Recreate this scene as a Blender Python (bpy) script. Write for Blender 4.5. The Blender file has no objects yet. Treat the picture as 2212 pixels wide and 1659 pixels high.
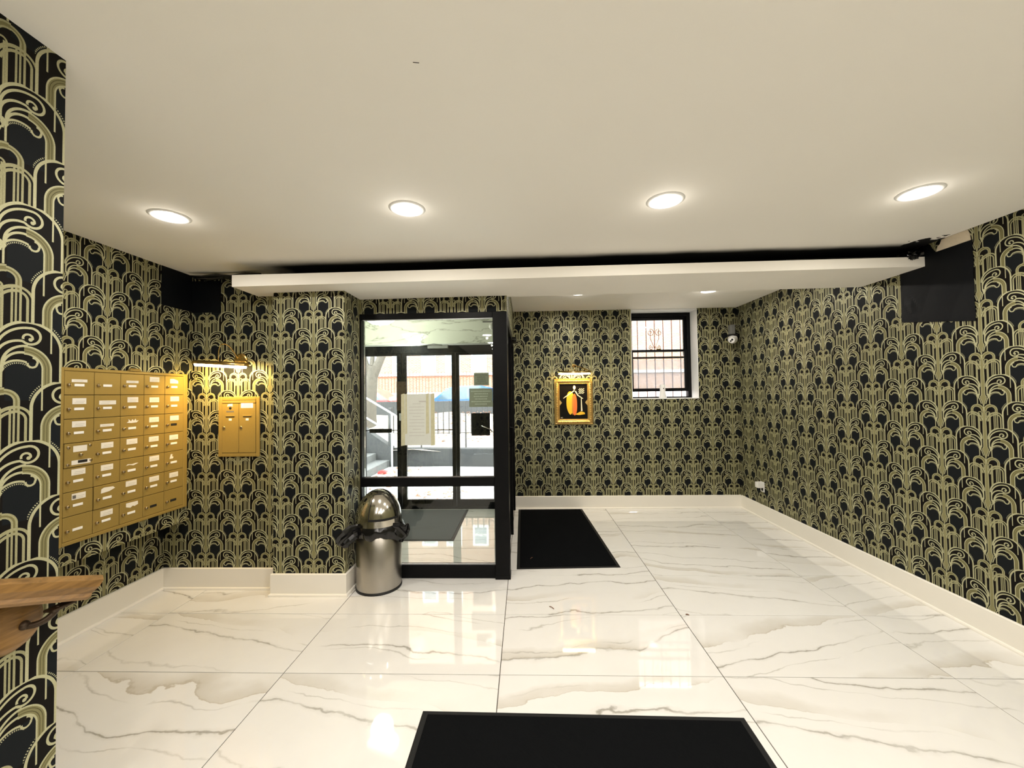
import bpy, bmesh, math, random
from mathutils import Vector, Matrix
random.seed(7)
PI = math.pi
scene = bpy.context.scene
C = scene.collection

# ------------------------------------------------------------------ camera
CAM_H = 1.5267
F_PX, IMG_W = 868.53, 2212.0
YAW, PITCH, ROLL = 0.03136, 0.02554, -0.01365
def camera_axes():
    cy, sy, cp, sp = math.cos(YAW), math.sin(YAW), math.cos(PITCH), math.sin(PITCH)
    fwd = Vector((-sy*cp, cy*cp, sp)); right = Vector((cy, sy, 0)); up = right.cross(fwd)
    c, s = math.cos(ROLL), math.sin(ROLL)
    return right*c + up*s, up*c - right*s, fwd
cam_data = bpy.data.cameras.new('camera'); cam = bpy.data.objects.new('camera', cam_data); C.objects.link(cam)
cam_data.sensor_fit = 'HORIZONTAL'; cam_data.sensor_width = 36.0
cam_data.lens = 36.0*F_PX/IMG_W
cam_data.clip_start = 0.05; cam_data.clip_end = 200
_r, _u, _f = camera_axes()
cam.matrix_world = Matrix(((_r.x, _u.x, -_f.x, 0), (_r.y, _u.y, -_f.y, 0), (_r.z, _u.z, -_f.z, CAM_H), (0, 0, 0, 1)))
scene.camera = cam

# ------------------------------------------------------------------ world, exposure
world = bpy.data.worlds.new('overcast_sky'); scene.world = world; world.use_nodes = True
bg = world.node_tree.nodes['Background']
bg.inputs[0].default_value = (0.93, 0.97, 1.0, 1); bg.inputs[1].default_value = 15.0
vs = scene.view_settings
vs.view_transform = 'Standard'; vs.look = 'None'; vs.gamma = 1.0; vs.use_curve_mapping = False
vs.exposure = 0.13
CAN_POWER = 13.0          # each recessed ceiling can
CAN_COL = (1.0, 0.935, 0.85)
LAMP_COL = (1.0, 0.66, 0.20)

# ------------------------------------------------------------------ node helpers
class NT:
    def __init__(self, name):
        self.mat = bpy.data.materials.new(name); self.mat.use_nodes = True
        self.t = self.mat.node_tree; self.n = self.t.nodes; self.l = self.t.links
        self.bsdf = self.n['Principled BSDF']; self.out = self.n['Material Output']
    def node(self, typ, **kw):
        nd = self.n.new(typ)
        for k, v in kw.items(): setattr(nd, k, v)
        return nd
    def put(self, sock, v):
        if isinstance(v, S): self.l.new(v.s, sock)
        elif hasattr(v, 'is_linked') or hasattr(v, 'node'): self.l.new(v, sock)
        else: sock.default_value = v
    def m(self, op, a, b=None, c=None):
        nd = self.n.new('ShaderNodeMath'); nd.operation = op
        for i, v in enumerate((a, b, c)):
            if v is not None: self.put(nd.inputs[i], v)
        return S(self, nd.outputs[0])
    def vec(self, x, y, z=0.0):
        nd = self.n.new('ShaderNodeCombineXYZ')
        for i, v in enumerate((x, y, z)): self.put(nd.inputs[i], v)
        return nd.outputs[0]
    def dist(self, v, c):
        nd = self.n.new('ShaderNodeVectorMath'); nd.operation = 'DISTANCE'
        self.l.new(v, nd.inputs[0]); nd.inputs[1].default_value = (c[0], c[1], 0)
        return S(self, nd.outputs['Value'])
    def noise(self, vec, scale, detail=3, rough=.5, distort=0.0, out='Fac'):
        nd = self.n.new('ShaderNodeTexNoise')
        if vec is not None: self.put(nd.inputs['Vector'], vec)
        nd.inputs['Scale'].default_value = scale; nd.inputs['Detail'].default_value = detail
        nd.inputs['Roughness'].default_value = rough; nd.inputs['Distortion'].default_value = distort
        return S(self, nd.outputs[out])
    def ramp(self, fac, stops, interp='LINEAR'):
        nd = self.n.new('ShaderNodeValToRGB'); cr = nd.color_ramp; cr.interpolation = interp
        while len(cr.elements) < len(stops): cr.elements.new(0.5)
        for e, (p, col) in zip(cr.elements, stops):
            e.position = p; e.color = col if len(col) == 4 else (*col, 1)
        self.put(nd.inputs[0], fac)
        return S(self, nd.outputs[0])
    def mix(self, fac, a, b):
        nd = self.n.new('ShaderNodeMix'); nd.data_type = 'RGBA'
        self.put(nd.inputs[0], fac)
        for sock, v in ((nd.inputs[6], a), (nd.inputs[7], b)):
            self.put(sock, (*v, 1) if isinstance(v, tuple) and len(v) == 3 else v)
        return S(self, nd.outputs[2])
    def bump(self, h, strength=.2, dist=.01):
        nd = self.n.new('ShaderNodeBump'); nd.inputs['Strength'].default_value = strength; nd.inputs['Distance'].default_value = dist
        self.put(nd.inputs['Height'], h); self.l.new(nd.outputs[0], self.bsdf.inputs['Normal'])
    def set(self, **kw):
        names = dict(color='Base Color', rough='Roughness', metal='Metallic', spec='Specular IOR Level', ior='IOR',
                     emit='Emission Color', emit_s='Emission Strength', coat='Coat Weight', aniso='Anisotropic', trans='Transmission Weight', alpha='Alpha', sheen='Sheen Weight')
        for k, v in kw.items():
            if isinstance(v, tuple) and len(v) == 3: v = (*v, 1)
            self.put(self.bsdf.inputs[names[k]], v)
        return self.mat
    def coord(self, out='Object'):
        return self.n.new('ShaderNodeTexCoord').outputs[out]
class S:
    def __init__(self, nt, s): self.nt, self.s = nt, s
    def __add__(a, b): return a.nt.m('ADD', a, b)
    __radd__ = __add__
    def __sub__(a, b): return a.nt.m('SUBTRACT', a, b)
    def __rsub__(a, b): return a.nt.m('SUBTRACT', b, a)
    def __mul__(a, b): return a.nt.m('MULTIPLY', a, b)
    __rmul__ = __mul__
    def __lt__(a, b): return a.nt.m('LESS_THAN', a, b)
    def __gt__(a, b): return a.nt.m('GREATER_THAN', a, b)
    def __or__(a, b): return a.nt.m('MAXIMUM', a, b)
    def min(a, b): return a.nt.m('MINIMUM', a, b)
    def abs(a): return a.nt.m('ABSOLUTE', a)
    def near(a, r, w): return a.nt.m('COMPARE', a, r, w)

def simple(name, color, rough=.5, metal=0.0, spec=.5, vary=0.0, vscale=6.0, bump=0.0, bscale=80.0, **kw):
    nt = NT(name)
    if vary:
        f = nt.noise(nt.coord(), vscale, 4, .6)
        a = tuple(max(0, c*(1-vary)) for c in color); b = tuple(min(1, c*(1+vary)) for c in color)
        nt.set(color=nt.mix(f, a, b))
    else: nt.set(color=color)
    nt.set(rough=rough, metal=metal, spec=spec, **kw)
    if bump: nt.bump(nt.noise(nt.coord(), bscale, 2), bump, .002)
    return nt.mat

# ------------------------------------------------------------------ wallpaper: black ground with gold palm fountains
def make_wallpaper():
    nt = NT('palm_wallpaper')
    uv = nt.node('ShaderNodeUVMap'); uv.uv_map = 'UVMap'
    sep = nt.node('ShaderNodeSeparateXYZ'); nt.l.new(uv.outputs[0], sep.inputs[0])
    s, t = S(nt, sep.outputs[0]), S(nt, sep.outputs[1])
    Pm, Hm, PU, HV = .2625, .321, 740.0, 925.0
    xs = s*(1/Pm)
    col = nt.m('FLOOR', xs + .5)
    U = (xs - col).abs()*PU
    par = nt.m('FLOORED_MODULO', col, 2.0)
    V = nt.m('FRACT', (400.0/HV) - t*(1/Hm) + par*.5)*HV + 190.0
    U2 = PU - U
    V2 = nt.m('FRACT', (V - (190 + HV/2))*(1/HV) + 1.0)*HV + 190.0
    p = nt.vec(U, V)
    def arch(u, v, cx, cy, left=1.0):
        if left != 1.0:
            dx = u - cx
            u = (dx | (dx*left)) if left < 1 else dx
            # negative dx: dx*left is larger than dx for left < 1, so maximum picks it
            return nt.dist(nt.vec(u, v.min(cy)), (0, cy))
        return nt.dist(nt.vec(u, v.min(cy)), (cx, cy))
    dA = arch(U, V, 255, 400)
    # fountain layer
    Vf = V + (V < 500)*HV
    dF1 = nt.dist(nt.vec(U, Vf.min(806)), (110, 806))
    dF1l = nt.dist(nt.vec((U - 110)*.76, (Vf.min(830) - 830)*.72), (0, 0))
    dF2 = nt.dist(nt.vec(U, Vf.min(950)), (175, 950))
    dF2l = nt.dist(nt.vec((U - 175)*.66, (Vf.min(1040) - 1040)*.53), (0, 0))
    f2r, f2l = U > 174, U < 176
    f1r, f1l = U > 109, U < 111
    fount = (dF1.near(87, 7.5) | dF1.near(60, 6.5))*f1r | (dF1.near(36, 7)*(Vf > 865)) | ((dF1l.near(87, 5.5) | dF1l.near(58, 5))*f1l*(Vf < 838))
    fount = fount | ((dF2.near(100, 9.5) | dF2.near(66, 9))*f2r) | ((dF2l.near(100, 7) | (dF2l.near(82, 6)*(Vf < 1010)))*f2l)
    fount = fount | (dF1.near(73, 8)*(Vf < 880)*f1r*.62) | (dF1l.near(72, 10)*f1l*(Vf < 838)*.62)
    fount = fount | (U.near(90, 8)*(dF2l < 84)*f2l)
    curl = arch(U, V, 62, 868)
    fount = fount | (curl.near(27, 7)*(V < 935)*(V > 700))
    valid = (V > 698) | ((dA > 221)*(V < 500))
    layer = fount*valid*.86
    # own palm, upper half
    up = V < 700
    lines = dA.near(211, 11)*(V < 400)
    lines = lines | (arch(U, V, 255, 430).near(196, 9)*(U < 258)*(V < 545))
    lines = lines | (nt.dist(p, (262, 297)).near(64, 9)*((U > 255) | (V > 335)))
    lines = lines | (nt.dist(p, (246, 315)).near(30, 8)*(V < 325)) | (nt.dist(p, (263, 325)) < 14)
    lines = lines | (arch(U, V, 200, 480).near(140, 9)*(U < 215)*(V < 540)) | (nt.dist(p, (70, 538)) < 16)
    lines = lines | (arch(U, V, 240, 522).near(145, 9)*(U < 246)*(V < 550))
    lines = lines | (arch(U, V, 215, 547).near(118, 9)*(U < 228)*(V < 560))
    dB = arch(U, V, 225, 555)
    rightB = (U > 224)*(V < 705)
    lines = lines | ((dB.near(175, 6) | dB.near(117, 6))*rightB)
    dC = nt.dist(p, (190, 612))
    lines = lines | (dC.near(118, 8)*(U < 242)*(V < 605))
    lines = lines | (nt.dist(p, (276, 512)).near(30, 7.5)*(V > 508)*(V < 560)) | (nt.dist(p, (277, 500)).near(33, 7.5)*(U > 277)*(V < 512))
    ang = nt.m('ARCTAN2', V - 612, U - 190)
    dots = dC.near(99, 5.5)*(nt.m('SINE', ang*48.0) > .1)*(U < 265)*(V < 596)
    lines = lines | dots
    lines = lines | (U.near(92, 7)*(V > 585)*(V < 722))
    lines = lines | ((U + (V - 600)*.3).near(64, 7)*(V > 598)*(V < 738))
    lines = lines | (nt.dist(p, (84, 562)) < 24)
    fillB = (dB.near(146, 29)*rightB)*(1.0 - (dB.near(137, 2.6) | dB.near(157, 2.6))*.7)*.62
    layer = layer | ((lines | fillB)*up)
    # neighbouring column, half a repeat lower
    dA2 = arch(U2, V2, 255, 400)
    dB2 = arch(U2, V2, 225, 555)
    front = 1.0 - (dA < 221)*(V < 420)
    clear = (dA2 < 221)*(V2 < 690)*front
    layer = layer*(1.0 - clear)
    l2 = dA2.near(211, 11)*(V2 < 690)
    l2 = l2 | ((dB2.near(175, 6) | (dB2.near(146, 29)*(1.0 - (dB2.near(157, 2.6))*.7)*.62))*(V2 < 705))
    ang2 = nt.m('ARCTAN2', V2 - 400, U2 - 255)
    l2 = l2 | (dA2.near(236, 5.5)*(nt.m('SINE', ang2*84.0) > .1)*(V2 < 395)*(U2 > 408)*(U2 < 480))
    layer = layer | (l2*front)
    layer = layer | (U.near(342, 6)*(V > 640)*(V < 885))
    # trunk
    fc = nt.node('ShaderNodeValToRGB'); cr = fc.color_ramp; cr.interpolation = 'LINEAR'
    pts = [(190, 31), (530, 31), (552, 36), (572, 50), (596, 50), (660, 28), (748, 5), (800, 12), (850, 22), (960, 26), (1115, 31)]
    while len(cr.elements) < len(pts): cr.elements.new(.5)
    for e, (v, w) in zip(cr.elements, pts):
        e.position = (v - 190)/HV; e.color = (w/100, w/100, w/100, 1)
    nt.put(fc.inputs[0], (V - 190)*(1/HV))
    w = S(nt, fc.outputs[0])*100.0
    trunk = (U < w)*(.70 + .30*(U > (w - 8)))
    layer = (layer*(1.0 - (U < (w + 7))*((V < 690) | (V > 1000)))) | trunk
    # colours
    speck = nt.noise(uv.outputs[0], 420, 2, .7)
    wear = nt.noise(uv.outputs[0], 90, 3, .6)
    layer = layer*(.70 + .52*speck)
    blob = (dB < 112)*(V > 500)*(V < 800)
    dark = nt.mix(blob, (.0070, .0058, .0045), (.0085, .0102, .0115))
    gold = nt.ramp(layer, [(0, (.045, .04, .018)), (.5, (.175, .158, .066)), (.72, (.26, .243, .115)), (1, (.50, .485, .30))])
    colr = nt.mix(layer > .1, dark, gold)
    nt.set(color=nt.mix((wear > .73)*.35, colr, dark))
    nt.set(rough=.52 - layer*.1, metal=layer*.25, spec=.08 + layer*.3)
    nt.bump(nt.noise(uv.outputs[0], 600, 2), .08, .001)
    return nt.mat

# ------------------------------------------------------------------ mesh helpers
class MB:
    """collects primitives in world coordinates into one mesh"""
    def __init__(self): self.v, self.f, self.smooth = [], [], []
    def add(self, vs, fs, smooth=False):
        o = len(self.v); self.v += [tuple(x) for x in vs]
        for f in fs: self.f.append(tuple(i + o for i in f)); self.smooth.append(smooth)
        return self
    def box(self, x0, x1, y0, y1, z0, z1):
        v = [(x, y, z) for z in (z0, z1) for y in (y0, y1) for x in (x0, x1)]
        return self.add(v, [(0, 2, 3, 1), (4, 5, 7, 6), (0, 1, 5, 4), (2, 6, 7, 3), (0, 4, 6, 2), (1, 3, 7, 5)])
    def bbox(self, x0, x1, y0, y1, z0, z1, b):
        """box with chamfered edges"""
        bm = bmesh.new(); t = MB().box(x0, x1, y0, y1, z0, z1)
        vs = [bm.verts.new(p) for p in t.v]
        for f in t.f: bm.faces.new([vs[i] for i in f])
        bmesh.ops.bevel(bm, geom=list(bm.edges), offset=b, segments=2, affect='EDGES', profile=.5)
        bm.verts.index_update()
        return self.add([v.co[:] for v in bm.verts], [[v.index for v in f.verts] for f in bm.faces])
    def hexa(self, b, t):
        """8 corner solid: bottom quad b, top quad t"""
        return self.add(list(b) + list(t), [(3, 2, 1, 0), (4, 5, 6, 7), (0, 1, 5, 4), (1, 2, 6, 5), (2, 3, 7, 6), (3, 0, 4, 7)])
    def prism(self, pts, axis, a, b):
        """polygon pts (2-D) extruded along axis 0/1/2 from a to b; pts in the remaining axes order"""
        def P(q, w):
            if axis == 0: return (w, q[0], q[1])
            if axis == 1: return (q[0], w, q[1])
            return (q[0], q[1], w)
        n = len(pts)
        v = [P(q, a) for q in pts] + [P(q, b) for q in pts]
        return self.add(v, [tuple(range(n)), tuple(range(2*n - 1, n - 1, -1))] + [(i, i + n, (i + 1) % n + n, (i + 1) % n) for i in range(n)])
    def lathe(self, prof, cx, cy, cz=0, n=32, axis='Z', a0=0, a1=2*PI, smooth=True):
        full = abs(a1 - a0 - 2*PI) < 1e-6; m = n if full else n + 1
        v = []
        for r, h in prof:
            for i in range(m):
                a = a0 + (a1 - a0)*i/n; c, s = r*math.cos(a), r*math.sin(a)
                v.append((cx + c, cy + s, cz + h) if axis == 'Z' else (cx + c, cy + h, cz + s) if axis == 'Y' else (cx + h, cy + c, cz + s))
        f = []
        for j in range(len(prof) - 1):
            for i in range(n):
                k = (i + 1) % m
                f.append((j*m + i, j*m + k, (j + 1)*m + k, (j + 1)*m + i))
        return self.add(v, f, smooth)
    def tube(self, path, r, n=10, caps=True, smooth=True, flat=1.0):
        path = [Vector(p) for p in path]; rr = r if isinstance(r, (list, tuple)) else [r]*len(path)
        v, f = [], []
        ref = Vector((0, 0, 1))
        for i, p in enumerate(path):
            d = (path[min(i + 1, len(path) - 1)] - path[max(i - 1, 0)]).normalized()
            up = ref if abs(d.dot(ref)) < .95 else Vector((1, 0, 0))
            a = d.cross(up).normalized(); b = a.cross(d).normalized()
            for k in range(n):
                t = 2*PI*k/n
                v.append(p + a*math.cos(t)*rr[i] + b*math.sin(t)*rr[i]*flat)
        for i in range(len(path) - 1):
            for k in range(n):
                f.append((i*n + k, i*n + (k + 1) % n, (i + 1)*n + (k + 1) % n, (i + 1)*n + k))
        self.add(v, f, smooth)
        if caps:
            self.add(v[:n], [tuple(range(n - 1, -1, -1))]); self.add(v[-n:], [tuple(range(n))])
        return self
    def ball(self, c, r, n=20, m=12, sz=1.0, z0=-1, z1=1):
        prof = []
        for j in range(m + 1):
            a = -PI/2 + PI*j/m
            prof.append((max(1e-4, r*math.cos(a)), r*sz*math.sin(a)))
        return self.lathe(prof, c[0], c[1], c[2], n)
    def poly(self, pts): return self.add(pts, [tuple(range(len(pts)))])
    def mesh(self, name, mat=None, org=(0, 0, 0)):
        me = bpy.data.meshes.new(name)
        me.from_pydata([(x - org[0], y - org[1], z - org[2]) for x, y, z in self.v], [], self.f)
        bm = bmesh.new(); bm.from_mesh(me); bmesh.ops.recalc_face_normals(bm, faces=bm.faces); bm.to_mesh(me); bm.free()
        for p, s in zip(me.polygons, self.smooth): p.use_smooth = s
        if mat: me.materials.append(mat)
        return me

WORLD = {}
def _link(o, parent):
    C.objects.link(o)
    if parent: o.parent = parent
    return o
def thing(name, label, cat, loc, group=None):
    o = bpy.data.objects.new(name, None); o.empty_display_size = .05
    o.location = loc; _link(o, None); WORLD[o.name] = Vector(loc)
    o['label'] = label; o['category'] = cat
    if group: o['group'] = group
    return o
def part(name, mb, mat, parent, label=None):
    """mesh in world coordinates, child of parent (parent has no rotation)"""
    org = WORLD[parent.name]
    o = bpy.data.objects.new(name, mb.mesh(name, mat, org)); _link(o, parent); WORLD[o.name] = org
    if label: o['label'] = label
    return o
def solo(name, mb, mat, label, cat, org, group=None):
    o = bpy.data.objects.new(name, mb.mesh(name, mat, org)); _link(o, None); o.location = org; WORLD[o.name] = Vector(org)
    o['label'] = label; o['category'] = cat
    if group: o['group'] = group
    return o
def struct(name, mb, mat, parent=None):
    o = bpy.data.objects.new(name, mb.mesh(name, mat)); _link(o, parent); WORLD[o.name] = Vector((0, 0, 0))
    if parent is None: o['kind'] = 'structure'
    return o
def copy_tree(o, parent=None, loc=None):
    c = o.copy(); C.objects.link(c); c.parent = parent
    if loc is not None: c.location = loc
    for ch in list(o.children): copy_tree(ch, c)
    return c
def wall(name, mb, ox, oy, oz, mat=None):
    o = struct(name, mb, mat or M['paper']); me = o.data
    uv = me.uv_layers.new(name='UVMap')
    for p in me.polygons:
        for li in p.loop_indices:
            co = me.vertices[me.loops[li].vertex_index].co
            uv.data[li].uv = ((co.x - ox) if abs(p.normal.y) >= abs(p.normal.x) else (co.y - oy), co.z - oz)
    return o

# ------------------------------------------------------------------ materials
M = {}
M['paper'] = make_wallpaper()
def make_ceiling():
    nt = NT('ceiling_paint'); co = nt.coord()
    sep = nt.node('ShaderNodeSeparateXYZ'); nt.l.new(co, sep.inputs[0]); x, y = S(nt, sep.outputs[0]), S(nt, sep.outputs[1])
    n = nt.noise(co, 3.0, 3); n2 = nt.noise(co, 14.0, 2)
    # mist sprayed black along the beam joint, with the shade there painted in
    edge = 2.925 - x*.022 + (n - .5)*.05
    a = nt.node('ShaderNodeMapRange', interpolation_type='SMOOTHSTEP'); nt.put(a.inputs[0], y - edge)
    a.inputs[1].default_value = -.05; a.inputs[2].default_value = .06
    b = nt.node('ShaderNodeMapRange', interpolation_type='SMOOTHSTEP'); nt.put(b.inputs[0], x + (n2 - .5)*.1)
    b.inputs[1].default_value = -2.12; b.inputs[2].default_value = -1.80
    spray_shade = S(nt, a.outputs[0])*S(nt, b.outputs[0])
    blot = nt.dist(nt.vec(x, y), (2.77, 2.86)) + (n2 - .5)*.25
    spray_shade = spray_shade | (blot < .12)
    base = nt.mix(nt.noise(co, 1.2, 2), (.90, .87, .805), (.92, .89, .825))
    nt.set(color=nt.mix(spray_shade, base, (.006, .006, .006)), rough=.75, spec=.2)
    nt.bump(nt.noise(co, 160, 2), .06, .002)
    return nt.mat
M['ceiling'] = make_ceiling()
M['beam'] = simple('beam_paint', (.90, .865, .79), .7, spec=.2, vary=.03, vscale=3, bump=.05, bscale=120)
M['trim'] = simple('trim_paint', (.86, .82, .74), .38, spec=.4, vary=.02)
M['reveal'] = simple('reveal_paint', (.86, .86, .84), .5)
M['black'] = simple('black_frame', (.004, .004, .0045), .38, spec=.12)
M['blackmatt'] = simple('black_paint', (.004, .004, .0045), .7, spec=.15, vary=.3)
def make_patch():
    nt = NT('black_wall_patch'); co = nt.coord()
    nt.set(color=nt.mix(nt.noise(co, 18, 4), (.0025, .0031, .0042), (.0045, .0053, .007)), rough=.5, spec=.14)
    nt.bump(nt.noise(co, 9, 3, .5, .6), .12, .01); return nt.mat
M['patch'] = make_patch()
M['plaster'] = simple('torn_plaster', (.72, .62, .47), .85, vary=.12, vscale=30, bump=.4, bscale=60)
M['grout'] = simple('grout', (.045, .036, .026), .9, spec=.1)
def make_marble():
    nt = NT('marble_tile'); co = nt.coord()
    oi = nt.node('ShaderNodeObjectInfo'); rnd = S(nt, oi.outputs['Random'])
    mp = nt.node('ShaderNodeMapping'); nt.l.new(co, mp.inputs[0])
    nt.put(mp.inputs[1], nt.vec(rnd*37.0, rnd*91.0, rnd*13.0))
    nt.put(mp.inputs[2], nt.vec(0.0, 0.0, nt.m('SINE', rnd*57.0)*.22))
    v = mp.outputs[0]
    sv = nt.node('ShaderNodeSeparateXYZ'); nt.l.new(v, sv.inputs[0]); px, py = S(nt, sv.outputs[0]), S(nt, sv.outputs[1])
    warp = (nt.noise(nt.vec(px*.9, py*1.3), 1.0, 2, .5) - .5)*.60 + (nt.noise(nt.vec(px*3.0, py*4.0), 1.0, 3, .6) - .5)*.12 + (nt.noise(nt.vec(px*12.0, py*14.0), 1.0, 3, .6) - .5)*.035
    f = py + warp
    def level(k, o):
        return nt.m('FRACT', f*k + o + rnd*7.0)
    n3 = nt.noise(v, 5.0, 4, .6, .5)
    gate = nt.ramp(nt.noise(nt.vec(px*1.2, py*4.0), 1.0, 2), [(.38, (0, 0, 0)), (.52, (1, 1, 1))])
    gate2 = nt.ramp(nt.noise(nt.vec(px*1.0 + 7.3, py*2.6), 1.0, 2), [(.42, (0, 0, 0)), (.56, (1, 1, 1))])
    gate3 = nt.ramp(nt.noise(nt.vec(px*1.6 + 3.1, py*3.0 + 5.0), 1.0, 2), [(.42, (0, 0, 0)), (.54, (1, 1, 1))])
    t1, t2, t3 = level(2.3, .0), level(1.7, .37), level(3.7, .61)
    vein = nt.ramp((t1 - .5).abs(), [(0, (1, 1, 1)), (.008, (.75, .75, .75)), (.016, (.15, .15, .15)), (.05, (0, 0, 0))])
    band = nt.ramp(t2, [(0, (0, 0, 0)), (.496, (0, 0, 0)), (.5, (1, 1, 1)), (.512, (.6, .6, .6)), (.60, (.30, .30, .30)), (.66, (0, 0, 0))])
    vein2 = nt.ramp((t3 - .5).abs(), [(0, (.6, .6, .6)), (.012, (.3, .3, .3)), (.03, (0, 0, 0))])
    white = nt.mix(n3, (.73, .715, .685), (.79, .78, .755))
    c1 = nt.mix(band*gate2*.85, white, nt.mix(n3, (.44, .37, .27), (.50, .47, .40)))
    c2 = nt.mix((vein*gate*.8) | (vein2*gate3*.8), c1, nt.mix(n3, (.20, .18, .135), (.31, .295, .25)))
    nt.set(color=c2, rough=.035, spec=.75)
    return nt.mat
M['marble'] = make_marble()
def make_wallmarble():
    nt = NT('wall_marble'); co = nt.coord()
    mp = nt.node('ShaderNodeMapping'); nt.l.new(co, mp.inputs[0]); mp.inputs[3].default_value = (.8, 1, 2.6)
    n2 = nt.noise(mp.outputs[0], 1.3, 6, .55, 1.4)
    vein = nt.ramp((n2 - .5).abs(), [(0, (1, 1, 1)), (.006, (.6, .6, .6)), (.02, (.1, .1, .1)), (.05, (0, 0, 0))])
    nt.set(color=nt.mix(vein*.75, (.70, .72, .63), (.20, .19, .14)), rough=.025, spec=.9)
    return nt.mat
M['wallmarble'] = make_wallmarble()
def make_glass(name, tint=(.97, .985, .97), ior=1.45):
    nt = NT(name); nt.n.remove(nt.bsdf)
    tr = nt.node('ShaderNodeBsdfTransparent'); tr.inputs[0].default_value = (*tint, 1)
    gl = nt.node('ShaderNodeBsdfGlossy'); gl.inputs['Roughness'].default_value = .012
    fr = nt.node('ShaderNodeFresnel'); fr.inputs[0].default_value = ior
    mx = nt.node('ShaderNodeMixShader'); nt.l.new(fr.outputs[0], mx.inputs[0]); nt.l.new(tr.outputs[0], mx.inputs[1]); nt.l.new(gl.outputs[0], mx.inputs[2])
    nt.l.new(mx.outputs[0], nt.out.inputs[0]); return nt.mat
M['glass'] = make_glass('window_glass')
def make_steel():
    nt = NT('brushed_steel'); co = nt.coord()
    mp = nt.node('ShaderNodeMapping'); nt.l.new(co, mp.inputs[0]); mp.inputs[3].default_value = (1, 1, 160)
    n = nt.noise(mp.outputs[0], 6, 3, .6); sm = nt.noise(co, 7, 4, .6)
    nt.set(color=nt.mix(n, (.40, .375, .33), (.50, .47, .42)), metal=1.0, rough=.22 + sm*.16)
    nt.bump(n, .03, .001); return nt.mat
M['steel'] = make_steel()
M['polished'] = simple('polished_steel', (.62, .59, .53), .13, 1.0)
M['chrome'] = simple('chrome', (.8, .8, .8), .1, 1.0)
M['rubber'] = simple('black_rubber', (.008, .008, .008), .55)
M['bag'] = simple('bin_liner_plastic', (.003, .003, .0035), .2, spec=.5)
def make_mat(name, c0, c1):
    nt = NT(name); co = nt.coord()
    n = nt.noise(co, 420, 2, .7)
    w1 = nt.node('ShaderNodeTexWave', wave_type='BANDS', bands_direction='DIAGONAL'); nt.l.new(co, w1.inputs[0]); w1.inputs['Scale'].default_value = 28; w1.inputs['Distortion'].default_value = 3
    ck = nt.node('ShaderNodeTexChecker'); nt.l.new(co, ck.inputs[0]); ck.inputs['Scale'].default_value = 9
    nt.set(color=nt.mix(n, c0, c1), rough=.95, spec=0.0)
    nt.bump(n*.5 + S(nt, w1.outputs['Fac'])*S(nt, ck.outputs['Fac'])*.5, .5, .003); return nt.mat
M['matpile'] = make_mat('mat_pile', (.003, .0033, .0036), (.009, .0096, .0105))
M['matgrey'] = make_mat('mat_pile_grey', (.07, .076, .08), (.15, .157, .163))
M['matedge'] = simple('mat_rubber_edge', (.008, .0085, .009), .6, spec=.2)
def make_goldpaint():
    nt = NT('gold_enamel'); co = nt.coord()
    nt.set(color=nt.mix(nt.noise(co, 260, 2, .7), (.315, .215, .055), (.40, .28, .08)), rough=.42, metal=.25, spec=.4)
    nt.bump(nt.noise(co, 500, 2), .12, .001); return nt.mat
M['gold'] = make_goldpaint()
M['paper_white'] = simple('label_paper', (.78, .74, .66), .8, vary=.03, vscale=40)
M['slot_white'] = simple('slot_card', (.86, .85, .82), .6)
M['ink'] = simple('printed_ink', (.13, .12, .11), .8)
M['greyprint'] = simple('grey_print', (.46, .45, .42), .8)
M['dark'] = simple('dark_hole', (.004, .004, .004), .8)
M['brass'] = simple('brass', (.60, .40, .13), .24, 1.0, vary=.1)
M['lock'] = simple('lock_nickel', (.42, .34, .22), .3, 1.0)
def make_goldleaf():
    nt = NT('gilded_carving'); co = nt.coord()
    n = nt.noise(co, 60, 4, .65)
    nt.set(color=nt.mix(n, (.42, .26, .07), (.74, .54, .22)), metal=.75, rough=.34)
    nt.bump(n, .6, .006); return nt.mat
M['giltframe'] = make_goldleaf()
M['canvas'] = simple('dark_canvas', (.006, .005, .004), .4, spec=.1, vary=.3)
M['yellow'] = simple('yellow_paint', (.85, .50, .02), .4, vary=.15, vscale=9)
M['orange'] = simple('orange_paint', (.80, .17, .03), .4, vary=.2, vscale=12)
M['amber'] = simple('amber_paint', (.62, .26, .03), .4)
M['cream'] = simple('cream_paint', (.85, .76, .58), .4)
def make_wood():
    nt = NT('oak_rail'); co = nt.coord()
    mp = nt.node('ShaderNodeMapping'); nt.l.new(co, mp.inputs[0]); mp.inputs[3].default_value = (14, 1.2, 14); mp.inputs[2].default_value = (-.38, 0, 0)
    n = nt.noise(mp.outputs[0], 2.2, 5, .6, 1.2)
    w = nt.noise(mp.outputs[0], 9.0, 3, .6)
    nt.set(color=nt.mix(nt.ramp(n*.7 + w*.3, [(.36, (0, 0, 0)), (.62, (1, 1, 1))]), (.13, .066, .017), (.30, .16, .046)), rough=.34, spec=.45)
    nt.bump(w, .1, .002); return nt.mat
M['wood'] = make_wood()
M['bronze'] = simple('dark_bronze', (.055, .035, .02), .45, .6)
M['white_plastic'] = simple('white_plastic', (.82, .81, .78), .35)
M['grey_plastic'] = simple('grey_plastic', (.20, .20, .19), .45)
M['mist_glass'] = simple('frosted_bowl', (.85, .85, .80), .3)
def emit(name, col, strength):
    nt = NT(name); nt.set(color=(.9, .9, .9), emit=col, emit_s=strength); return nt.mat
M['lens'] = emit('can_lens', (1.0, .95, .86), 14.0)
M['tube'] = emit('lamp_tube', (1.0, .86, .55), 16.0)
M['bowl'] = emit('glowing_bowl', (.95, 1.0, .88), 5.0)
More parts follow.
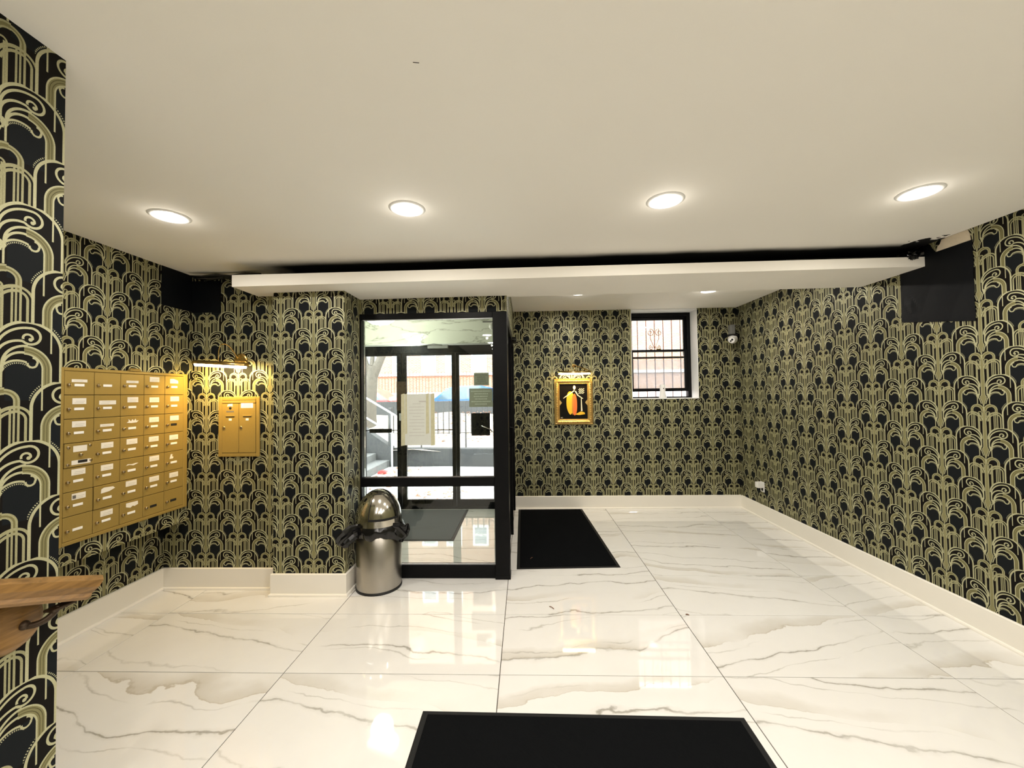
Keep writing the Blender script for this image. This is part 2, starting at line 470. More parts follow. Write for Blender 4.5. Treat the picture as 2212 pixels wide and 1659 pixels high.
# outdoors
M['concrete'] = simple('pale_concrete', (.52, .52, .50), .9, vary=.12, vscale=3, bump=.2, bscale=60)
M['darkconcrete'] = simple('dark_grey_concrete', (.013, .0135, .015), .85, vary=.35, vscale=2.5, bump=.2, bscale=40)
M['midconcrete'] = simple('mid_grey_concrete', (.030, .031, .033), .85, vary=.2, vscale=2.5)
M['asphalt'] = simple('asphalt', (.10, .10, .10), .9, vary=.2)
M['soil'] = simple('garden_soil', (.30, .25, .20), .95, vary=.4, vscale=5, bump=.5, bscale=30)
M['leaf'] = simple('dry_leaf', (.20, .09, .05), .8, vary=.5, vscale=1.3)
M['redleaf'] = simple('red_plastic', (.55, .03, .03), .5)
M['iron'] = simple('black_iron', (.012, .012, .013), .5)
M['rust'] = simple('red_brown_iron', (.16, .045, .02), .6)
M['bark'] = simple('plane_bark', (.055, .046, .036), .9, vary=.45, vscale=9, bump=.6, bscale=18)
M['carblue'] = simple('blue_car_paint', (.012, .075, .30), .2, coat=1.0)
M['carred'] = simple('red_car_paint', (.35, .02, .02), .25, coat=1.0)
M['carglass'] = simple('car_glass', (.05, .08, .10), .08)
M['whiteframe'] = simple('white_window_frame', (.62, .62, .60), .6)
M['blindpane'] = simple('pane_with_blind', (.16, .19, .21), .15)
M['stone'] = simple('pale_stone', (.48, .45, .40), .85, vary=.1)
M['pipe'] = simple('galvanised_pipe', (.45, .46, .47), .4, .7)
def make_brick():
    nt = NT('brick_facade'); co = nt.coord()
    sep = nt.node('ShaderNodeSeparateXYZ'); nt.l.new(co, sep.inputs[0])
    v = nt.vec(S(nt, sep.outputs[0]), S(nt, sep.outputs[2]))
    b = nt.node('ShaderNodeTexBrick'); nt.l.new(v, b.inputs[0])
    b.inputs['Color1'].default_value = (.20, .085, .045, 1); b.inputs['Color2'].default_value = (.27, .14, .08, 1); b.inputs['Mortar'].default_value = (.28, .25, .21, 1)
    b.inputs['Scale'].default_value = 1.0; b.inputs['Brick Width'].default_value = .22; b.inputs['Row Height'].default_value = .075; b.inputs['Mortar Size'].default_value = .01
    nt.set(color=S(nt, b.outputs[0]), rough=.9); return nt.mat
M['brick'] = make_brick()

# ================================================================== THE SETTING
ZC, ZF, ZV = 2.533, 2.64, 2.65            # main, far and vestibule ceiling heights
XR, XLU, XLL, XFG = 2.825, -2.715, -2.935, -1.345
YB, YLB, YCOL, YSCR = 5.40, 3.19, 3.085, 3.38
TOP = 2.78

floor = struct('floor', MB().box(-3.1, 3.0, -3.6, 5.66, -.14, -.003), M['grout'])
# floor tiles, 1.2 x 0.6 m, stack bond
X0, Y0 = -2.558, 2.227
def tile_range(o, d, lo, hi):
    k = math.floor((lo - o)/d); r = []
    while o + k*d < hi: r.append((max(lo, o + k*d), min(hi, o + (k + 1)*d))); k += 1
    return r
tile_meshes = {}
for (ya, yb) in tile_range(Y0, .6, -3.5, YB):
    for (xa, xb) in tile_range(X0, 1.2, XLL, XR):
        if xb <= XFG - .05 and yb <= 1.05: continue
        if xb - xa < .02 or yb - ya < .02: continue
        key = (round(xb - xa, 3), round(yb - ya, 3))
        if key not in tile_meshes:
            hx, hy, g, c = key[0]/2 - .0020, key[1]/2 - .0020, .0, .0012
            b = MB().hexa([(-hx, -hy, -.010), (hx, -hy, -.010), (hx, hy, -.010), (-hx, hy, -.010)], [(-hx, -hy, -c), (hx, -hy, -c), (hx, hy, -c), (-hx, hy, -c)])
            b.f.pop(1); b.smooth.pop(1)
            b.add([(-hx, -hy, -c), (hx, -hy, -c), (hx, hy, -c), (-hx, hy, -c), (-hx + c, -hy + c, 0), (hx - c, -hy + c, 0), (hx - c, hy - c, 0), (-hx + c, hy - c, 0)],
                  [(0, 1, 5, 4), (1, 2, 6, 5), (2, 3, 7, 6), (3, 0, 4, 7), (4, 5, 6, 7)])
            tile_meshes[key] = b.mesh('tile', M['marble'])
        t = bpy.data.objects.new('tile', tile_meshes[key]); C.objects.link(t); t.parent = floor
        t.location = ((xa + xb)/2, (ya + yb)/2, 0)

# ceilings and dropped beam
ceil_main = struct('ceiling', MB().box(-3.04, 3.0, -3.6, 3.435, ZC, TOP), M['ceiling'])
struct('hairline_scratch', MB().hexa([(-.323, 1.178, ZC - .0006), (-.305, 1.181, ZC - .0006), (-.305, 1.1835, ZC - .0006), (-.323, 1.1805, ZC - .0006)], [(-.323, 1.178, ZC), (-.305, 1.181, ZC), (-.305, 1.1835, ZC), (-.323, 1.1805, ZC)]), M['grout'], ceil_main)
struct('ceiling_far', MB().box(-.242, XR, 3.43, YB, ZF, TOP), M['beam'])
struct('ceiling_vestibule', MB().box(-2.4, -.242, 3.47, YB, ZV, TOP), M['beam'])
struct('roof', MB().box(-3.1, 3.0, -3.6, 5.66, TOP, TOP + .12), M['beam'])  # unseen slab added over the ceilings to keep sky light out
bx0, bx1, bl, br = -2.155, XR, 2.350, 2.384
struct('trim_1', MB().hexa([(bx0, 2.889, bl), (bx1, 2.889, br), (bx1, 3.435, br), (bx0, 3.435, bl)],
                           [(bx0, 2.889, 2.437), (bx1, 2.889, 2.452), (bx1, 3.435, 2.452), (bx0, 3.435, 2.437)]), M['beam'])
struct('trim_2', MB().box(-1.965, XR, 3.25, 3.43, 2.44, ZC), M['blackmatt'])     # unseen black infill, standing for paint and deep shade above the beam
struct('trim_3', MB().box(-.142, XR, 3.36, 3.43, 2.40, TOP), M['beam'])

# walls
wall('wall_right', MB().box(XR, XR + .15, -3.6, 5.66, 0, TOP), 0, 2.571, 1.788)
wb = MB().box(-.242, 1.43, YB, 5.65, 0, TOP).box(1.43, 2.305, YB, 5.65, 0, 1.44).box(2.305, XR, YB, 5.65, 0, TOP).box(1.43, 2.305, YB, 5.65, 2.66, TOP)
wall('wall_back', wb, .107, 0, 2.283)
wall('wall_left', MB().box(XLL - .1, XLU, 1.125, YLB, .556, ZC + .05), 0, 2.527, 2.112)
wall('wall_left_lower', MB().box(XLL - .1, XLL, 1.125, YLB, 0, .556), 0, 2.994, .303)
wall('wall_left_back', MB().box(XLL - .1, -1.965, YLB, 3.47, 0, TOP), -2.586, 0, 1.612)
wall('wall_column', MB().box(-1.965, -1.40, YCOL, 3.47, 0, 2.41), -1.645, 2.84, 1.927)
wall('wall_header', MB().box(-1.40, -.142, 3.385, 3.47, 2.226, 2.42), -.875, 0, 2.261)
wall('wall_partition', MB().box(-.242, -.142, 3.47, YB, 2.226, TOP), 0, 3.47, 2.261)
wall('wall_foreground', MB().box(XFG - .1, XFG, -3.6, 1.125, 0, TOP), 0, .958, 1.922)
wall('wall_alcove', MB().box(XLL - .1, XFG - .1, 1.025, 1.125, 0, TOP), -2.0, 0, 1.9)
wall('wall_rear', MB().box(XFG - .1, XR + .1, -3.7, -3.6, 0, TOP), 0, 0, 1.9)
# vestibule shell
struct('wall_vestibule_left', MB().box(-2.5, -2.4, 3.47, 5.65, 0, TOP), M['wallmarble'])
struct('wall_vestibule_front', MB().box(-2.4, -1.40, 3.47, 3.49, 0, TOP), M['wallmarble'])
struct('wall_vestibule_back', MB().box(-2.4, -.242, YB, 5.65, 2.222, TOP).box(-2.4, -2.30, YB, 5.65, 0, 2.222).box(-.372, -.242, YB, 5.65, 0, 2.222), M['wallmarble'])

# baseboards: flat board, rounded cap and shoe moulding
def baseboard(name, run, h=.168):
    """run: list of (x, y) corners along the wall faces, room on the left of travel"""
    b, cap, shoe = MB(), MB(), MB()
    pts = [Vector((x, y)) for x, y in run]
    def offs(d):
        r = []
        for i, p in enumerate(pts):
            n = []
            if i > 0: t = (pts[i] - pts[i-1]).normalized(); n.append(Vector((-t.y, t.x)))
            if i < len(pts) - 1: t = (pts[i+1] - pts[i]).normalized(); n.append(Vector((-t.y, t.x)))
            if len(n) == 1: r.append(p + n[0]*d)
            else: r.append(p + (n[0] + n[1])*d/(1 + n[0].dot(n[1])))
        return r
    def sweep(mb, prof):
        rings = [offs(d) for d, z in prof]; m = len(prof); v = []; f = []
        for i in range(len(pts)):
            for j, (d, z) in enumerate(prof): v.append((rings[j][i].x, rings[j][i].y, z))
        for i in range(len(pts) - 1):
            for j in range(m): f.append((i*m + j, i*m + (j + 1) % m, (i + 1)*m + (j + 1) % m, (i + 1)*m + j))
        f.append(tuple(range(m))); f.append(tuple(range((len(pts) - 1)*m, len(pts)*m)))
        mb.add(v, f)
    sweep(b, [(0, 0), (.014, 0), (.014, h - .012), (0, h - .012)])
    sweep(cap, [(0, h - .012), (.014, h - .012), (.0145, h - .006), (.009, h), (0, h)])
    sweep(shoe, [(.014, 0), (.026, 0), (.026, .008), (.022, .016), (.014, .019)])
    o = struct(name, b, M['trim'])
    c = struct('cap', cap, M['trim'], o); s_ = struct('shoe_moulding', shoe, M['trim'], o)
    return o
baseboard('baseboard_right', [(XR, -3.6), (XR, YB - .014)])
baseboard('baseboard_back', [(XR - .014, YB), (-.142, YB)])
baseboard('baseboard_column', [(-1.40, 3.36), (-1.40, YCOL), (-1.965, YCOL), (-1.965, YLB - .014)])
baseboard('baseboard_left_back', [(-1.979, YLB), (XLL, YLB)])
baseboard('baseboard_left', [(XLL, YLB - .014), (XLL, 1.125)])

# ---- window_1: black double-hung window in a white reveal, lower sash raised
win = struct('window_1', MB().box(1.432, 2.303, 5.615, 5.70, 2.575, 2.627).box(1.432, 2.303, 5.615, 5.70, 1.442, 1.466).box(1.432, 1.48, 5.615, 5.70, 1.466, 2.575).box(2.255, 2.303, 5.615, 5.70, 1.466, 2.575), M['black'])
struct('reveal', MB().box(1.43, 1.436, YB + .001, 5.615, 1.448, 2.64).box(2.299, 2.305, YB + .001, 5.615, 1.448, 2.64).box(1.43, 2.305, YB + .001, 5.65, 2.628, 2.655), M['reveal'], win)
struct('sill', MB().box(1.43, 2.305, YB - .006, 5.615, 1.438, 1.448), M['reveal'], win)
su = struct('sash', MB().box(1.48, 2.255, 5.664, 5.694, 2.535, 2.575).box(1.48, 2.255, 5.664, 5.694, 2.0, 2.024).box(1.48, 1.512, 5.664, 5.694, 2.03, 2.535).box(2.223, 2.255, 5.664, 5.694, 2.03, 2.535), M['black'], win)
struct('pane', MB().box(1.512, 2.223, 5.677, 5.681, 2.03, 2.535), M['glass'], su)
sl = struct('sash', MB().box(1.48, 2.255, 5.624, 5.654, 2.085, 2.118).box(1.48, 2.255, 5.624, 5.654, 1.538, 1.582).box(1.48, 1.512, 5.624, 5.654, 1.582, 2.085).box(2.218, 2.255, 5.624, 5.654, 1.582, 2.085), M['black'], win)
struct('pane', MB().box(1.512, 2.218, 5.637, 5.641, 1.582, 2.085), M['glass'], sl)
def make_screen():
    nt = NT('insect_screen'); nt.n.remove(nt.bsdf)
    tr = nt.node('ShaderNodeBsdfTransparent'); df = nt.node('ShaderNodeBsdfDiffuse'); df.inputs[0].default_value = (.42, .50, .60, 1)
    mx = nt.node('ShaderNodeMixShader'); mx.inputs[0].default_value = .38
    nt.l.new(tr.outputs[0], mx.inputs[1]); nt.l.new(df.outputs[0], mx.inputs[2]); nt.l.new(mx.outputs[0], nt.out.inputs[0]); return nt.mat
struct('insect_screen', MB().box(1.48, 2.255, 5.697, 5.6985, 1.56, 1.985), make_screen(), win)
struct('sash_lock', MB().bbox(1.84, 1.90, 5.618, 5.65, 2.118, 2.132, .004), M['brass'], sl)

# ---- window_2: black framed glass screen to the vestibule
scr = struct('window_2', MB().bbox(-1.40, -.262, 3.365, 3.43, 2.178, 2.226, .003).bbox(-1.40, -1.385, 3.37, 3.43, .0, 2.178, .002), M['black'])
struct('corner_post', MB().bbox(-.262, -.142, 3.352, 3.47, 0, 2.226, .004), M['black'], scr)
struct('post_shoe', MB().bbox(-.264, -.137, 3.347, 3.47, 0, .032, .003), M['black'], scr)
struct('bottom_rail', MB().bbox(-1.385, -.262, 3.372, 3.43, .0, .108, .003), M['black'], scr)
struct('middle_rail', MB().bbox(-1.385, -.262, 3.365, 3.43, .762, .838, .003), M['black'], scr)
struct('pane', MB().box(-1.385, -.262, 3.398, 3.404, .108, .762), M['glass'], scr)
struct('pane', MB().box(-1.385, -.262, 3.398, 3.404, .838, 2.178), M['glass'], scr)
struct('glazing_bead', MB().box(-1.375, -.262, 3.378, 3.398, 2.172, 2.178).box(-1.385, -.262, 3.385, 3.398, .108, .113), M['pipe'], scr)

# ---- door_2: black glazed door in the partition, seen edge-on
d2 = struct('door_2', MB().box(-.242, -.142, 3.47, 3.52, 0, 2.226).box(-.242, -.142, 5.33, YB, 0, 2.226).box(-.242, -.142, 3.52, 5.33, 2.15, 2.226), M['black'])
for ya, yb in ((3.522, 4.41), (4.43, 5.328)):
    lf = struct('leaf', MB().box(-.215, -.17, ya, ya + .06, .01, 2.148).box(-.215, -.17, yb - .06, yb, .01, 2.148).box(-.215, -.17, ya + .06, yb - .06, 2.07, 2.148).box(-.215, -.17, ya + .06, yb - .06, .01, .16).box(-.215, -.17, ya + .06, yb - .06, .93, 1.0), M['black'], d2)
    struct('pane', MB().box(-.196, -.190, ya + .06, yb - .06, .16, .93), M['glass'], lf)
    struct('pane', MB().box(-.196, -.190, ya + .06, yb - .06, 1.0, 2.07), M['glass'], lf)
struct('center_mullion', MB().box(-.242, -.142, 4.41, 4.43, 0, 2.15), M['black'], d2)
struct('pull_handle', MB().tube([(-.17, 4.36, .96), (-.125, 4.36, .97), (-.125, 4.36, 1.16), (-.17, 4.36, 1.17)], .009), M['black'], d2)
struct('closer_arm', MB().tube([(-.142, 4.9, 2.19), (-.10, 4.75, 2.175), (-.15, 4.6, 2.16)], .01).bbox(-.142, -.095, 4.82, 5.05, 2.165, 2.215, .005), M['black'], d2)

# ---- door_1: entrance door with side lights, opening to the street
d1 = struct('door_1', MB().box(-2.30, -2.19, 5.40, 5.48, 0, 2.1).box(-.424, -.372, 5.40, 5.48, 0, 2.1).box(-2.30, -.372, 5.40, 5.48, 2.1, 2.222).box(-2.19, -.424, 5.40, 5.48, 0, .03), M['black'])
def leaf(name, x0, x1, st0, st1, zb=.124):
    o = struct(name, MB().bbox(x0, x0 + st0, 5.405, 5.455, .03, 2.1, .003).bbox(x1 - st1, x1, 5.405, 5.455, .03, 2.1, .003).bbox(x0 + st0, x1 - st1, 5.405, 5.455, .03, zb, .003).bbox(x0 + st0, x1 - st1, 5.405, 5.455, 2.07, 2.1, .003), M['black'], d1)
    struct('pane', MB().box(x0 + st0, x1 - st1, 5.425, 5.431, zb, 2.07), M['glass'], o)
    return o
l1 = leaf('leaf', -2.19, -1.672, .02, .062); l2 = leaf('leaf', -1.668, -.935, .062, .05); l3 = leaf('side_light', -.931, -.424, .046, .008)
struct('push_bar', MB().tube([(-2.17, 5.385, 1.062), (-1.70, 5.385, 1.062)], .006).bbox(-2.10, -1.80, 5.365, 5.405, 1.03, 1.085, .006), M['black'], l1)
struct('push_bar', MB().tube([(-1.63, 5.385, 1.062), (-.97, 5.385, 1.062)], .007), M['black'], l2)
struct('lock_plate', MB().box(-1.735, -1.61, 5.398, 5.405, 1.33, 1.72), M['bronze'], l2)
struct('lock_case', MB().bbox(-1.70, -1.64, 5.38, 5.405, 1.19, 1.29, .006), M['pipe'], l2)
struct('door_closer', MB().bbox(-1.30, -1.02, 5.35, 5.40, 2.155, 2.205, .006).tube([(-1.1, 5.35, 2.2), (-1.2, 5.30, 2.21), (-1.4, 5.39, 2.2)], .008), M['grey_plastic'], d1)
struct('head_strip', MB().box(-2.30, -.372, 5.385, 5.40, 2.2, 2.222), M['pipe'], d1)

# ================================================================== CEILING CANS
def make_can(label, loc, group):
    t = thing('recessed_light', label, 'ceiling light', loc, group)
    x, y, z = loc
    part('trim_ring', MB().lathe([(.078, -.0005), (.078, -.007), (.088, -.007), (.097, -.0005)], x, y, z, 40), M['white_plastic'], t)
    part('lens', MB().lathe([(.0001, -.0035), (.078, -.0035), (.078, -.0008), (.0001, -.0008)], x, y, z, 40), M['lens'], t)
    return t
def can_light(t, loc, power):
    L = bpy.data.lights.new('can_glow', 'AREA'); L.shape = 'DISK'; L.size = .15; L.energy = power; L.color = CAN_COL
    o = bpy.data.objects.new('can_glow', L); C.objects.link(o); o.parent = t; o.location = (0, 0, -.012)
    L2 = bpy.data.lights.new('ceiling_halo', 'POINT'); L2.energy = power*.035; L2.color = CAN_COL; L2.shadow_soft_size = .02  # extra point light added below the lens for a halo on the ceiling
    o2 = bpy.data.objects.new('ceiling_halo', L2); C.objects.link(o2); o2.parent = t; o2.location = (0, 0, -.06)
    return o
c0 = make_can('round recessed ceiling light between mailbox wall and glass screen', (-1.94, 2.13, ZC), 'ceiling lights in front of the beam')
can_light(c0, None, CAN_POWER)
cans = [((-.618, 2.12, ZC), 'round recessed ceiling light in front of the glass screen', 'ceiling lights in front of the beam'),
        ((.752, 2.11, ZC), 'round recessed ceiling light in front of the framed picture wall', 'ceiling lights in front of the beam'),
        ((2.037, 2.10, ZC), 'round recessed ceiling light beside the right wallpapered wall', 'ceiling lights in front of the beam'),
        ((.614, 4.46, ZF), 'small ceiling light behind the beam near the framed picture', 'ceiling lights behind the beam'),
        ((2.047, 4.48, ZF), 'small ceiling light behind the beam near the window', 'ceiling lights behind the beam')]
for x in (-.618, .752, 2.037):  # unseen rear rows, added to brighten the floor and ceiling
    for y in (.1, -.9, -1.9):
        cans.append(((x, y, ZC), 'unseen recessed ceiling light added to brighten the rear half of the lobby', 'added ceiling lights in the rear half of the lobby'))
for loc, lab, grp in cans:
    c = copy_tree(c0, None, loc); c['label'] = lab; c['group'] = grp

# ================================================================== MAILBOX BANK
t = thing('mailbox_bank', 'large gold metal mailbox bank with thirty five small doors on left wall', 'mailbox', (XLU, 2.70, .672))
part('frame', MB().bbox(XLU, -2.698, 2.235, 2.274, .672, 1.722, .004).bbox(XLU, -2.698, 3.099, 3.138, .672, 1.722, .004)
     .bbox(XLU, -2.698, 2.274, 3.099, .672, .695, .004).bbox(XLU, -2.698, 2.274, 3.099, 1.702, 1.722, .004), M['gold'], t)
part('back_plate', MB().box(XLU, -2.711, 2.26, 3.11, .68, 1.715), M['dark'], t)
part('top_catch', MB().bbox(XLU, -2.69, 2.66, 2.74, 1.722, 1.73, .002).tube([(-2.70, 2.665, 1.735), (-2.70, 2.735, 1.735)], .006), M['gold'], t)
CW, RH, MY0, MZ0 = .165, .1438, 2.274, .6955
door_me = MB().bbox(0, .011, .0016, CW - .0016, .0016, RH - .0016, .002).mesh('mailbox_door', M['gold'])
lock_me = MB().lathe([(.0001, .012), (.007, .012), (.0095, .009), (.0095, 0)], 0, 0, 0, 16, 'X').box(.0119, .0125, -.001, .001, -.005, .005).mesh('lock', M['lock'])
slotw_me = MB().bbox(0, .0022, 0, .055, 0, .0155, .001).mesh('name_slot', M['slot_white'])
slotb_me = MB().bbox(0, .0022, 0, .052, 0, .0165, .001).mesh('name_slot', M['dark'])
def lab(pts): return MB().prism(pts, 0, 0, .0012).mesh('label', M['paper_white'])
def rect(w, h): return [(0, 0), (w, 0), (w, h), (0, h)]
LAB = {'n': lab(rect(.076, .036)), 's': lab(rect(.086, .017)), 'w': lab(rect(.105, .026)),
       't': lab([(0, 0), (.072, 0), (.070, .022), (.03, .036), (0, .034)]),
       'k': lab([(0, .004), (.03, 0), (.07, .002), (.085, .016), (.068, .014), (.062, .028), (.05, .014), (.04, .026), (.03, .012), (.012, .028), (.014, .012)]),
       'x': lab([(0, 0), (.028, 0), (.034, .012), (.022, .018), (.024, .034), (.010, .034)]),
       'f': lab([(0, .004), (.02, .008), (.05, 0), (.086, .012), (.07, .014), (.04, .010), (.012, .014)]),
       'c': lab([(0, 0), (.05, .004), (.088, .018), (.075, .030), (.02, .034), (.002, .026)]),
       'r': lab([(0, .010), (.03, 0), (.045, .010), (.06, .004), (.084, .012), (.082, .034), (0, .036)])}
line_me = MB().box(0, .0003, 0, .05, 0, .0022).mesh('print_line', M['greyprint'])
TABLE = ['s-stn'[0] + '-snt', 'nwnnn', 'nsknn', 'mnnnn', 'nnfnx', 'pcnnn', '-nr--']
TABLE[0] = 's-snt'
def child(name, me, parent, loc):
    o = bpy.data.objects.new(name, me); C.objects.link(o); o.parent = parent; o.location = loc; return o
for r in range(7):
    for c in range(5):
        kind = TABLE[r][c]
        ajar = .005 if (r, c) in ((5, 1), (3, 0)) else 0.0
        d = child('mailbox_door', door_me, t, (-2.710 - XLU + ajar, MY0 + c*CW - 2.70, MZ0 + (6 - r)*RH - .672))
        fx = .0111
        if kind == 'm':
            for yy, zz in ((.022, .12), (.14, .122), (.02, .018), (.145, .03)): child('screw', lock_me, d, (fx - .008, yy, zz))
            child('lock', lock_me, d, (fx, .085, .072)); child('label', LAB['n'], d, (fx, .046, .09))
            child('label', LAB['w'], d, (fx, .038, .014)); child('name_slot', slotb_me, d, (fx + .0005, .072, .022)); continue
        child('lock', lock_me, d, (fx, .021, .060))
        blk = (r, c) in ((2, 4), (6, 3), (6, 4))
        child('name_slot', slotb_me if blk else slotw_me, d, (fx, .052, .052))
        if kind == '-': continue
        key = 'n' if kind == 'p' else kind
        zz = {'s': .078, 'w': .085, 'n': .092}.get(key, .09) + random.uniform(-.004, .006)
        yy = {'w': .032, 's': .040}.get(key, .043) + random.uniform(-.004, .004)
        lb = child('label', LAB[key], d, (fx, yy, zz))
        if key in 'nsw':
            for q in range(1 if key == 's' else 2):
                child('print_line', line_me, lb, (.0012, .012 + .006*q, .007 + .010*q))
        if kind == 'p': child('stamp', MB().box(0, .0006, .004, .022, .006, .026).mesh('stamp', M['ink']), lb, (.0012, 0, 0))

# ================================================================== PARCEL BOX
t = thing('parcel_locker', 'small gold two-door mailbox unit below picture lamp on back wall', 'mailbox', (-2.307, YLB, 1.054))
def ppart(name, mb, mat, parent, label=None):      # shallow unit: depth halved towards the wall
    mb.v = [(x, YLB - (YLB - y)*.5, z) for x, y, z in mb.v]
    return part(name, mb, mat, parent, label)
x0, x1, z0, z1 = -2.478, -2.137, 1.054, 1.537
fb = .030
ppart('frame', MB().bbox(x0, x0 + fb, 3.165, YLB, z0, z1, .006).bbox(x1 - fb, x1, 3.165, YLB, z0, z1, .006).bbox(x0 + fb, x1 - fb, 3.165, YLB, z0, z0 + fb, .006).bbox(x0 + fb, x1 - fb, 3.165, YLB, z1 - fb, z1, .006), M['gold'], t)
ppart('back_plate', MB().box(x0 + .02, x1 - .02, 3.180, YLB, z0 + .02, z1 - .02), M['dark'], t)
ppart('top_flap', MB().bbox(x0 + fb + .002, x1 - fb - .002, 3.158, 3.180, z1 - fb - .022, z1 - fb - .002, .003), M['gold'], t)
xm = (x0 + x1)/2
for i, (a, b) in enumerate(((x0 + fb + .002, xm - .0015), (xm + .0015, x1 - fb - .002))):
    d = ppart('locker_door', MB().bbox(a, b, 3.162, 3.182, z0 + fb + .002, z1 - fb - .026, .003), M['gold'], t)
    cx = (a + b)/2
    ppart('lock', MB().lathe([(.0001, -.008), (.010, -.008), (.012, -.005), (.012, 0)], a + .016, 3.162, 1.288, 18, 'Y'), M['lock'], d)
    ppart('vent_lip', MB().bbox(cx - .036, cx + .036, 3.154, 3.163, 1.378, 1.388, .003), M['gold'], d)
    ppart('vent_gap', MB().box(cx - .034, cx + .034, 3.1605, 3.163, 1.372, 1.378), M['dark'], d)
    ppart('name_slot', MB().bbox(cx - .012, cx + .012, 3.1600, 3.163, 1.345, 1.362, .001), M['slot_white'], d)
    if i == 0:
        ppart('label', MB().prism([(cx - .025, 1.458), (cx - .02, 1.478), (cx + .018, 1.482), (cx + .02, 1.458), (cx, 1.462)], 1, 3.1612, 3.162), M['paper_white'], d)
        ppart('key_hole', MB().lathe([(.0001, -.0015), (.011, -.0015), (.011, 0)], cx, 3.162, 1.446, 18, 'Y'), M['dark'], d)
        ppart('printed_name', MB().box(cx - .032, cx + .03, 3.1612, 3.162, 1.412, 1.424), M['ink'], d)
    else:
        lb = ppart('label', MB().box(cx - .052, cx + .048, 3.1608, 3.162, 1.446, 1.486), M['slot_white'], d)
        for q in range(3): ppart('print_line', MB().box(cx - .04 + .006*q, cx + .03, 3.1603, 3.1608, 1.453 + .011*q, 1.456 + .011*q), M['greyprint'], lb)

# ================================================================== PICTURE LAMPS
def picture_lamp(label, xa, xb, yl, zl, base, wall_y, arm, power, tilt, droop=0.0, rs=1.0):
    def sag(mb):
        mb.v = [(x, y, z - droop*(x - xa)/(xb - xa)) for x, y, z in mb.v]; return mb
    t = thing('picture_lamp', label, 'lamp', (base[0], wall_y, base[1]))
    # half-round brass hood over a glowing tube
    hood = MB(); n = 14; prof = []
    for k in range(n + 1):
        a = PI*(-.08 + 1.16*k/n); prof.append((math.cos(a)*.025, math.sin(a)*.024))
    v = []; f = []
    for x in (xa, xb):
        for (py, pz) in prof: v.append((x, yl + py, zl + pz))
        for (py, pz) in prof: v.append((x, yl + py*.9, zl + pz*.9))
    m = n + 1
    for k in range(n):
        f += [(k, k + 1, 2*m + k + 1, 2*m + k), (m + k, 3*m + k, 3*m + k + 1, m + k + 1), (k, m + k, m + k + 1, k + 1), (2*m + k, 2*m + k + 1, 3*m + k + 1, 3*m + k)]
    f += [(0, 2*m, 3*m, m), (n, m + n, 3*m + n, 2*m + n)]
    hood.add(v, f, True)
    part('hood', sag(hood), M['brass'], t)
    part('hood_cap', sag(MB().prism([(yl + p[0]*.99, zl + p[1]*.99) for p in prof], 0, xa - .002, xa + .001).prism([(yl + p[0]*.99, zl + p[1]*.99) for p in prof], 0, xb - .001, xb + .004)), M['brass'], t)
    part('tube', sag(MB().tube([(xa + .008, yl, zl - .010), (xb - .008, yl, zl - .010)], .0155, 14)), M['tube'], t)
    part('rosette', MB().lathe([(.0001, -.012*rs), (.036*rs, -.011*rs), (.052*rs, -.007*rs), (.057*rs, 0), (.0001, 0)], base[0], wall_y, base[1], 32, 'Y'), M['brass'], t)
    part('arm', MB().tube(arm, .0042, 8), M['brass'], t)
    part('knuckle', MB().tube([(xb - .01, yl - .004, zl + .012 - droop), (xb + .012, yl + .01, zl + .014 - droop), (base[0] + .04*rs, wall_y - .012, base[1] + .004)], .006, 8), M['brass'], t)
    L = bpy.data.lights.new('tube_glow', 'AREA'); L.shape = 'RECTANGLE'; L.size = xb - xa - .03; L.size_y = .03; L.energy = power; L.color = LAMP_COL
    o = bpy.data.objects.new('tube_glow', L); C.objects.link(o); o.parent = t
    o.location = Vector(((xa + xb)/2, yl, zl - .027 - droop/2)) - WORLD[t.name]; o.rotation_euler = (tilt, math.atan2(droop, xb - xa), 0)
    return t
def arc_pts(p0, p1, p2, n=10):
    p0, p1, p2 = Vector(p0), Vector(p1), Vector(p2)
    return [p0*(1 - s)**2 + p1*2*s*(1 - s) + p2*s*s for s in [i/n for i in range(n + 1)]]
picture_lamp('brass picture lamp glowing yellow above the small two-door mailbox', -2.575, -2.160, 3.055, 1.806, (-2.300, 1.834), YLB,
             arc_pts((-2.31, 3.165, 1.845), (-2.345, 3.11, 1.985), (-2.374, 3.065, 1.945), 8) + arc_pts((-2.376, 3.06, 1.93), (-2.385, 3.055, 1.90), (-2.385, 3.055, 1.806), 5), 13.0, .55, .028)
picture_lamp('brass picture lamp lit above the gilt framed picture', .44, .868, 5.30, 1.800, (.655, 1.90), YB,
             arc_pts((.655, 5.385, 1.90), (.655, 5.30, 1.91), (.655, 5.30, 1.82), 8), 5.0, .5, 0.0, .4)

# ================================================================== FRAMED PICTURE
t = thing('framed_picture', 'small framed picture in ornate gilt frame with yellow and orange artwork', 'picture', (.648, YB, 1.112))
ox0, ox1, oz0, oz1 = .39, .906, 1.112, 1.725
def ring(mb, prof):
    """prof: list of (inset, depth) from the outer edge inwards; rectangular picture frame"""
    v = []; f = []; m = len(prof)
    for (i, d) in prof: v += [(ox0 + i, YB - d, oz0 + i), (ox1 - i, YB - d, oz0 + i), (ox1 - i, YB - d, oz1 - i), (ox0 + i, YB - d, oz1 - i)]
    for j in range(m - 1):
        for k in range(4): f.append((j*4 + k, j*4 + (k + 1) % 4, (j + 1)*4 + (k + 1) % 4, (j + 1)*4 + k))
    mb.add(v, f)
fm = MB(); ring(fm, [(0, .001), (0, .022), (.012, .036), (.022, .030), (.036, .044), (.050, .034), (.060, .026), (.066, .030), (.074, .018), (.074, .004)])
part('frame', fm, M['giltframe'], t)
bd = MB()
